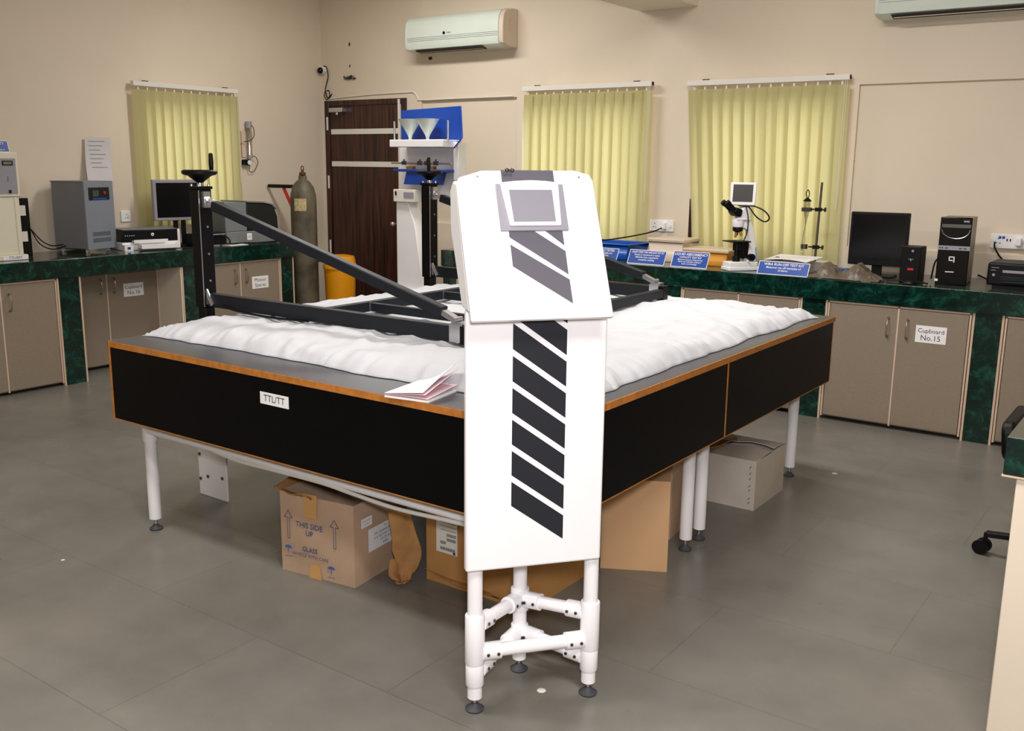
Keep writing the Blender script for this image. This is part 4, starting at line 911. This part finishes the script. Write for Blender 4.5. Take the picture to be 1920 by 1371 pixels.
# ------------------------------------------------------------------ right counter things
def table_sign(label, x, y, rz, w_, h_, lines, sizes):
    r = thing('blue_sign', label, 'sign', (x, y, ZC), rz)
    sign_mesh(w_, h_, lines, sizes, fr((0, 0, .001), (1, 0, 0), (0, .5, 1))).build('sign_card', None, r)
    b = MB(); b.add([(-w_*.15, h_*.42, h_*.8), (w_*.15, h_*.42, h_*.8), (w_*.15, h_*.7, 0), (-w_*.15, h_*.7, 0)], [(0, 1, 2, 3)]); o = b.build('back_card', 'sign_blue', r); o.modifiers.new('s', 'SOLIDIFY').thickness = .002
table_sign('blue sign reading LIQUID ABSORBENCY CAPACITY TEST KIT', -2.82, 5.98, .0, .265, .115, ('LIQUID ABSORBENCY', 'CAPACITY TEST KIT', 'Measures amount of liquid that', 'fabrics can hold after soaking in', 'water and drainage'), (.025, .018, .0145, .0145, .0145))
table_sign('blue sign left of the LIQUID ABSORBENCY one, about a sample immersed in water', -3.145, 5.98, .0, .285, .105, ('LIQUID STRIKE THRU AND RUN TEST KIT', 'Sample is immersed in water.', 'Absorbs time required in', 'complete wetting'), (.019, .0175, .0175, .0175))
table_sign('blue sign ending in TESTER, partly hidden behind the white console head', -3.52, 6.0, .0, .27, .10, ('MARTINDALE TESTER', 'Measures pilling ability and', 'abrasion of fabric'), (.021, .018, .018))
table_sign('blue sign reading WIRA RUN-OFF TEST KIT at the counter edge', -2.16, 5.945, 0, .33, .09, ('WIRA RUN-OFF TEST KIT', 'Measures run off character of', 'all fabrics'), (.023, .019, .017))
def tub(label, x, y, rz, w_, d_, h_, m, lid=None):
    r = thing('plastic_tub', label, 'tub', (x, y, ZC), rz)
    b = MB(); t = .004; q = .9
    def ring(s_, z): return [(-w_/2*s_, -d_/2*s_, z), (w_/2*s_, -d_/2*s_, z), (w_/2*s_, d_/2*s_, z), (-w_/2*s_, d_/2*s_, z)]
    vs_ = ring(q, 0)+ring(1, h_)+ring(1.05, h_)+ring(1.05, h_-.008)+ring(.97, h_)+ring(q*.97, .005)
    fs = [(3, 2, 1, 0)]
    for a, c in ((0, 4), (4, 8), (8, 12), (4, 16), (16, 20)):
        for k in range(4): fs.append((a+k, a+(k+1) % 4, c+(k+1) % 4, c+k))
    fs.append((20, 21, 22, 23)); b.add(vs_, fs); b.build('container', m, r, bevel=.008, seg=2)
    if lid:
        b = MB(); b.box(-w_/2*1.06, w_/2*1.06, -d_/2*1.06, d_/2*1.06, h_-.004, h_+.014); b.build('lid', lid, r, bevel=.005)
    return r
tub('orange plastic tub with a clear lid directly left of the microscope', -2.79, 6.30, 0, .32, .24, .10, 'orange_tub', 'frosted')
tub('blue plastic tray behind the two leftmost blue signs', -3.60, 6.30, 0, .46, .32, .115, 'blue_plastic')
tub('tall frosted beige tub with a lid below the plugged wall socket', -3.12, 6.36, 0, .27, .26, .15, 'frosted', 'frosted')
b = MB(); b.tube([(-3.34, W-.05, 1.09), (-3.40, W-.10, 1.06), (-3.5, 6.42, 1.03), (-3.62, 6.25, 1.005), (-3.72, 6.12, 1.0), (-3.74, 6.02, .92), (-3.74, 5.99, .89)], .005); tag(b.build('cable', 'black_plastic'), 'black cable running from the middle wall socket over the blue tray', 'cable')
b = MB(); b.use('door_wood'); b.box(-3.145, -3.06, W-.006, W+.02, .975, 1.31); b.use('offwhite'); b.box(-3.15, -3.06, W-.03, W+.02, .94, .975); struct(b.build('trim_3', None))
# microscope : local -y is the side the eyepieces point to
ms = thing('microscope', 'white binocular microscope with a small square screen on top', 'microscope', (-2.50, 6.08, ZC), math.radians(-38)); ms.scale = (.88, .88, .87)
b = MB(); b.prism([(-.062, -.12), (.062, -.12), (.07, .13), (-.07, .13)], 0, .03); b.prism([(-.056, -.112), (.056, -.112), (.065, .12), (-.065, .12)], .03, .066); b.build('base', 'white_powder', ms, bevel=.006)
TS = fr((0, 0, 0), (0, 1, 0), (0, 0, 1))
b = MB(); b.prism([(.13, .06), (.05, .06), (.06, .18), (.045, .30), (-.03, .33), (-.03, .375), (.06, .375), (.095, .30), (.115, .18)], -.03, .03, TS); b.build('arm', 'white_powder', ms, bevel=.008)
b = MB(); b.prism([(.131, .06), (.118, .06), (.105, .17), (.117, .175)], -.031, .031, TS); b.build('arm_trim', 'scope_blue', ms)
b = MB(); b.box(-.08, .07, -.11, .05, .213, .222); b.box(-.03, .03, -.09, -.05, .222, .226); b.build('stage', 'black_plastic', ms, bevel=.002)
b = MB(); b.cyl((0, -.03, .062), (0, -.03, .11), .028); b.cyl((0, -.03, .11), (0, -.03, .15), .018); b.cyl((0, -.03, .15), (0, -.03, .205), .03); b.box(-.02, .02, -.02, .06, .09, .21); b.build('condenser', 'black_plastic', ms, bevel=.003)
for s_ in (-1, 1):
    b = MB(); b.cyl((s_*.03, .07, .10), (s_*.062, .07, .10), .026, n=20); b.cyl((s_*.062, .07, .10), (s_*.075, .07, .10), .013, n=16); b.build('focus_knob', 'black_plastic', ms)
b = MB(); b.lathe([(.016, .285), (.036, .295), (.04, .315), (.034, .33)], Matrix.Translation((0, -.03, 0))); b.build('nosepiece', 'black_plastic', ms)
b = MB(); b.lathe([(.040, .325), (.044, .335), (.044, .375), (.03, .38)], Matrix.Translation((0, -.03, 0))); b.build('head_ring', 'white_powder', ms)
for a, dx, dy in ((0, 0, -.012), (1, .022, .01), (2, -.022, .01)):
    b = MB(); b.cyl((dx*.8, -.03+dy*.8, .30), (dx*1.5, -.03+dy*1.5, .245 if a == 0 else .262), .011, .008); b.build('objective', 'brass', ms)
b = MB(); b.box(-.045, .045, -.06, .05, .375, .395); b.prism([(-.045, .395), (.05, .395), (.045, .47), (-.01, .475)], -.035, .035, TS); b.build('trinocular_head', 'white_powder', ms, bevel=.006)
b = MB(); b.prism([(-.03, .40), (-.07, .405), (-.10, .44), (-.075, .475), (-.02, .455)], -.05, .05, TS); b.build('eyepiece_mount', 'black_plastic', ms, bevel=.012, seg=3)
for s_ in (-1, 1):
    b = MB(); b.cyl((s_*.032, -.08, .45), (s_*.032, -.135, .498), .017); b.cyl((s_*.032, -.13, .494), (s_*.032, -.15, .511), .021); b.build('eyepiece', 'black_plastic', ms)
TLc = Matrix.Rotation(math.radians(50), 4, 'Z')
b = MB(TLc @ fr((.0, -.01, .57), (1, 0, 0), (0, .12, 1))); b.box(-.095, .095, -.085, .085, -.012, .012); lc = b.build('screen_housing', 'white_powder', ms, bevel=.006)
b = MB(TLc @ fr((.0, -.01, .57), (1, 0, 0), (0, .12, 1))); b.box(-.073, .073, -.06, .068, .012, .013); b.build('screen', 'lcd_dark', lc)
b = MB(); b.cyl((0, .02, .47), (0, .02, .50), .02); b.box(-.04, .04, -.02, .04, .478, .487); b.build('screen_mount', 'dark_steel', ms)
b = MB(TLc); b.tube([(.04, 0, .485), (.09, -.01, .48), (.16, -.01, .45), (.20, -.01, .40), (.17, -.01, .37), (.11, -.01, .40), (.06, -.01, .46), (.035, 0, .485)], .0055)
b.tube([(.03, -.03, .48), (.055, -.06, .4), (.055, -.06, .3), (.03, -.07, .2), (.04, -.06, .12), (.09, -.04, .08)], .004); b.build('cable', 'black_plastic', ms)
b = MB(); b.tube([(-2.36, 6.18, .89), (-2.34, 6.2, .93), (-2.30, 6.2, .965), (-2.25, 6.18, .955), (-2.235, 6.16, .91), (-2.27, 6.14, .887), (-2.31, 6.15, .91), (-2.29, 6.17, .95), (-2.24, 6.19, .94), (-2.22, 6.16, .89), (-2.30, 6.12, .887)], .005)
b.box(-2.33, -2.29, 6.12, 6.16, .8785, .91); b.box(-2.27, -2.23, 6.11, 6.15, .8785, .905)
tag(b.build('cable_bundle', 'black_plastic'), 'coiled black power cable and adapter right of the microscope', 'cable')
# retort stand
rs = thing('retort_stand', 'slim retort stand holding a glass dropping funnel in front of the widest blind', 'lab stand', (-2.10, 6.38, ZC))
b = MB(); b.box(-.12, .06, -.03, .12, 0, .06); b.build('base', 'offwhite', rs, bevel=.004)
b = MB(); b.cyl((0, 0, .06), (.01, 0, .575), .0075); b.build('rod', 'dark_steel', rs)
for z in (.40, .155):
    b = MB(); b.box(-.02, .02, -.012, .012, z-.012, z+.012); b.cyl((.02, 0, z), (.04, 0, z), .005); b.cyl((.04, 0, z), (.047, 0, z), .015); b.cyl((-.05, 0, z), (-.02, 0, z), .005); b.build('clamp', 'black_plastic', rs)
b = MB(); b.box(-.105, -.05, -.025, .025, .385, .41); b.cyl((-.078, 0, .14), (-.078, 0, .17), .022); b.build('holder', 'dark_steel', rs)
b = MB(); b.lathe([(.0001, .30), (.004, .30), (.006, .33), (.014, .36), (.022, .40), (.022, .44), (.018, .45)], Matrix.Translation((-.078, 0, 0))); b.build('dropping_funnel', 'clear_glass', rs)
b = MB(); b.lathe([(.026, .45), (.026, .456), (.006, .475), (.0001, .476)], Matrix.Translation((-.078, 0, 0))); b.tube([(-.078, 0, .47), (-.09, 0, .50), (-.078, 0, .525), (-.068, 0, .50), (-.072, 0, .475)], .003); b.build('stopper', 'black_plastic', rs)
b = MB(); b.tube([(-.078, 0, .30), (-.09, -.01, .2), (-.08, -.02, .1), (-.04, -.06, .062), (.0, -.02, .062)], .003); b.cyl((-.05, .01, .06), (-.05, .01, .09), .025); b.build('drip_tube', 'clear_glass', rs)
# stack of papers / tray
fl = thing('file_stack', 'white papers lying on a low grey stack left of the right monitor', 'papers', (-2.19, 6.20, ZC), -.1)
b = MB(); b.box(-.13, .12, -.08, .08, 0, .075); b.build('folder_pile', 'frosted', fl, bevel=.003)
b = MB(); vs_ = []; fs = []
for j in range(9):
    for i in range(9):
        u, v = i/8, j/8; vs_.append((-.15+.30*u, -.11+.25*v, .078+.02*v+.012*math.sin(u*3)*(1-v)))
for j in range(8):
    for i in range(8): p = j*9+i; fs.append([p, p+1, p+10, p+9])
b.add(vs_, fs); o = b.build('paper_sheet', 'paper', fl); o.modifiers.new('s', 'SOLIDIFY').thickness = .002
# crumpled plastic cover
pc_ = MB(); vs_ = []; fs = []; NXp, NYp = 36, 14
for j in range(NYp+1):
    for i in range(NXp+1):
        u, v = i/NXp, j/NYp; x = -2.00+.43*u; y = 5.945+.15*v
        h = (.055*math.exp(-((u-.22)/.14)**2)+.062*math.exp(-((u-.66)/.13)**2)+.022)*math.sin(min(1, v*1.6)*PI*.5)*(1 if 0 < u < 1 else .2)
        h *= min(1, u*8)*min(1, (1-u)*7); h += (.022*abs(noise.noise(Vector((x*22, y*26, 1))))+.012*noise.noise(Vector((x*50, y*40, 3))))*min(1, v*5)
        vs_.append((x, y, ZC+.003+h))
for j in range(NYp):
    for i in range(NXp): p = j*(NXp+1)+i; fs.append([p, p+1, p+NXp+2, p+NXp+1])
pc_.add(vs_, fs); o = pc_.build('plastic_cover', 'plastic_bag'); o.modifiers.new('s', 'SOLIDIFY').thickness = .002
tag(o, 'crumpled brownish plastic cover lying at the counter edge before the black monitor', 'plastic cover')
mn = thing('black_monitor', 'black flat monitor standing on the back counter right of the widest blind', 'monitor', (-1.68, 6.30, ZC), .06)
b = MB(fr((0, 0, 0), (1, 0, 0), (0, .0, 1))); b.box(-.175, .175, .07, .40, -.02, .02); b.build('housing', 'black_plastic', mn, bevel=.005)
b = MB(fr((0, 0, 0), (1, 0, 0), (0, .0, 1))); b.box(-.16, .16, .11, .385, .02, .021); b.build('screen', 'lcd_dark' if False else 'screen_off' if 'screen_off' in M else 'black_gloss', mn)
b = MB(); b.box(-.03, .03, .0, .02, .01, .1); b.box(-.11, .11, -.07, .09, 0, .012); b.build('stand', 'black_plastic', mn, bevel=.003)
bx_ = thing('blue_box', 'flat blue box lying under the black monitor on the back counter', 'box', (-1.80, 6.17, ZC), 0)
b = MB(); b.use('sign_blue'); b.box(-.16, .06, -.06, .03, 0, .05); b.use('paper'); b.box(-.03, .0, -.0605, -.06, .018, .035); b.text('LI', .02, face_y(.02, -.0605, .026), 'paper'); b.build('box_body', None, bx_, bevel=.002)
sp = thing('black_speaker', 'small black speaker between the black monitor and computer tower', 'speaker', (-1.43, 6.10, ZC), 0)
b = MB(); b.box(-.055, .055, -.02, .12, 0, .215); b.build('cabinet', 'black_plastic', sp, bevel=.004)
b = MB(face_y(0, -.0205, 0)); b.use('bezel_grey'); b.lathe([(.007, 0), (.007, .002)], Matrix.Translation((.01, .19, 0)), 12); b.box(-.012, .018, .14, .143, 0, .001); b.box(.0, .006, .13, .14, 0, .001); b.use('orange_led'); b.box(-.012, .022, .075, .088, 0, .001); b.build('front_marks', None, sp)
tw = thing('computer_tower', 'glossy black computer tower with a silver band on the back counter', 'computer', (-1.205, 6.13, ZC), .10)
b = MB(); b.use('pc_side'); b.box(-.083, .083, .02, .33, .004, .39); b.build('case', None, tw, bevel=.003)
b = MB(); b.box(-.085, .085, -.01, .02, 0, .395); b.build('front_fascia', 'black_gloss', tw, bevel=.005)
TT = face_y(0, -.0105, 0)
b = MB(TT); b.use('bezel_grey'); b.box(-.086, .086, .205, .23, 0, .003); b.use('black_plastic')
for x in (-.04, .035, .06): b.box(x-.008, x+.008, .214, .219, .003, .004)
for x in (-.075, -.062): b.lathe([(.004, .003), (.004, .004)], Matrix.Translation((x, .217, 0)), 10)
b.build('silver_band', None, tw)
b = MB(TT); b.use('dark_steel'); b.box(-.075, .08, .335, .355, 0, .003); b.build('disc_drive', None, tw)
b = MB(TT); b.tube([(-.075, .325, .003), (-.06, .295, .004), (-.02, .275, .006), (.03, .275, .006), (.065, .295, .004), (.078, .325, .003)], .003); b.build('chrome_arc', 'steel', tw)
b = MB(TT); b.use('paper'); b.box(-.022, .010, .162, .168, 0, .001); b.box(-.022, -.016, .142, .168, 0, .001); b.box(-.022, .0, .142, .148, 0, .001); b.box(.004, .010, .134, .168, 0, .001); b.box(-.035, .012, .075, .080, 0, .001); b.box(-.088, -.07, .02, .034, 0, .001); b.build('logo', None, tw)
b = MB(TT); b.text('DVD', .014, Matrix.Translation((.055, .372, .0)), 'paper', True); b.build('drive_mark', None, tw)
p2 = thing('black_printer', 'black desktop printer cut off at the right edge of the back counter', 'printer', (-.80, 6.16, ZC), 0)
b = MB(); b.box(-.21, .21, -.06, .22, .02, .15); b.build('body', 'black_plastic', p2, bevel=.012, seg=3)
b = MB(); b.box(-.13, .13, -.10, -.06, .04, .05); b.box(-.14, .14, -.064, -.06, .05, .075); b.build('paper_slot', 'dark_metal', p2, bevel=.002)
b = MB(face_y(0, -.0605, 0)); b.use('bezel_grey'); b.box(-.19, -.15, .12, .123, 0, .001); b.box(-.19, -.165, .105, .108, 0, .001); b.lathe([(.008, 0), (.008, .001)], Matrix.Translation((-.175, .08, 0)), 12); b.box(-.13, .13, .095, .11, 0, .001); b.build('front_marks', None, p2)
b = MB(); b.box(-.18, .18, -.05, .2, 0, .02); b.build('foot', 'black_plastic', p2)
for pts, lb in ((((-1.07, W-.04, 1.11), (-1.06, W-.06, 1.07), (-1.0, W-.06, 1.0), (-.88, W-.06, .985), (-.75, W-.06, 1.0), (-.66, W-.06, 1.02)), 'black cable looping along the wall below the USB socket plate'),
                (((-1.33, 6.2, .90), (-1.33, 6.28, 1.0), (-1.29, 6.30, 1.02), (-1.27, 6.3, .96), (-1.29, 6.24, .9)), 'thin black cable looping between speaker and computer tower'),
                (((-1.09, 6.30, .93), (-1.04, 6.24, .92), (-1.0, 6.2, .91)), 'short black cable between computer tower and black printer'),
                (((-1.55, 6.05, .885), (-1.48, 6.06, .89), (-1.42, 6.03, .885), (-1.36, 6.05, .89), (-1.31, 6.03, .885)), 'black cable tangle lying in front of the small black speaker')):
    b = MB(); b.tube(pts, .005); tag(b.build('cable', 'black_plastic'), lb, 'cable')
ms2 = thing('computer_mouse', 'small black computer mouse on the counter edge before the speaker', 'mouse', (-1.40, 5.985, ZC))
b = MB(); b.lathe([(.03, 0), (.032, .008), (.026, .02), (.012, .028), (.0001, .029)], Matrix.Diagonal((1.3, .9, 1, 1)), 16); b.build('shell', 'black_plastic', ms2)

# ------------------------------------------------------------------ desk and chair at right edge
dk = thing('side_desk', 'cream desk with a green marble top at the right edge of the photo', 'desk', (.6, 3.0, 0))
b = MB(); b.use('marble'); b.box(-.356, 1.7, 2.69, 2.72, .777, .877); b.box(-.356, -.326, 2.72, 3.3, .777, .877); b.use('lip'); b.box(-.359, 1.7, 2.688, 2.71, .771, .777); b.use('marble_top'); b.box(-.3555, 1.7, 2.6905, 3.3, .855, .8775); b.build('marble_top', None, dk, world=True, bevel=.002)
b = MB(); b.box(-.325, 1.68, 2.705, 2.745, 0, .78); b.box(-.325, -.285, 2.745, 3.28, 0, .78); b.build('support_panel', 'paint', dk, world=True, bevel=.003)
ch = thing('swivel_chair', 'black swivel chair with castors behind the cream desk', 'chair', (-.28, 4.21, 0))
for k in range(5):
    a = math.radians(184+72*k); dx, dy = math.cos(a), math.sin(a)
    b = MB(); b.bar((.03*dx, .03*dy, .10), (.31*dx, .31*dy, .085), .035, .022); l_ = b.build('base_arm', 'black_plastic', ch, bevel=.004)
    b = MB(); b.cyl((.31*dx, .31*dy, .05), (.31*dx, .31*dy, .09), .008); q1 = Vector((.32*dx, .32*dy, .03)); nn_ = Vector((-dy, dx, 0)); nn_ = (nn_+Vector((dx, dy, 0))*.3).normalized()
    b.cyl(q1-nn_*.028, q1-nn_*.008, .03, n=20); b.cyl(q1+nn_*.008, q1+nn_*.028, .03, n=20); b.cyl(q1-nn_*.008, q1+nn_*.008, .02); b.build('castor', 'black_plastic', l_)
b = MB(); b.cyl((0, 0, .09), (0, 0, .43), .025); b.build('gas_lift', 'black_metal', ch)
b = MB(); b.prism(rrect(-.24, .24, -.24, .24, .08), .43, .50); b.build('seat', 'black_plastic', ch, bevel=.02, seg=3)
b = MB(); b.bar((-.20, 0, .45), (-.28, 0, .50), .05, .02, (0, 1, 0)); b.box(-.33, -.28, -.2, .2, .50, .90) if False else None; b.build('back_bracket', 'black_metal', ch)
b = MB(fr((-.25, 0, .515), (0, 1, 0), (-.1, 0, 1))); b.prism(rrect(-.2, .2, -.07, .085, .05), -.02, .03); b.build('backrest', 'black_plastic', ch, bevel=.015, seg=3)
for (x, y), lb in (((-1.458, 2.216), 'small pale paint spot on the floor between the console feet'), ((-1.418, 4.872), 'small pale paint spot on the floor near the far right table leg'), ((-3.514, 1.891), 'tiny pale chip on the floor near the near left table leg')):
    b = MB(); b.lathe([(.014 if x > -3 else .008, 0), (.010 if x > -3 else .005, .0012)], Matrix.Translation((x, y, .0002)), 9); tag(b.build('paint_spot', 'offwhite'), lb, 'paint spot')
print('objects', len(bpy.data.objects))
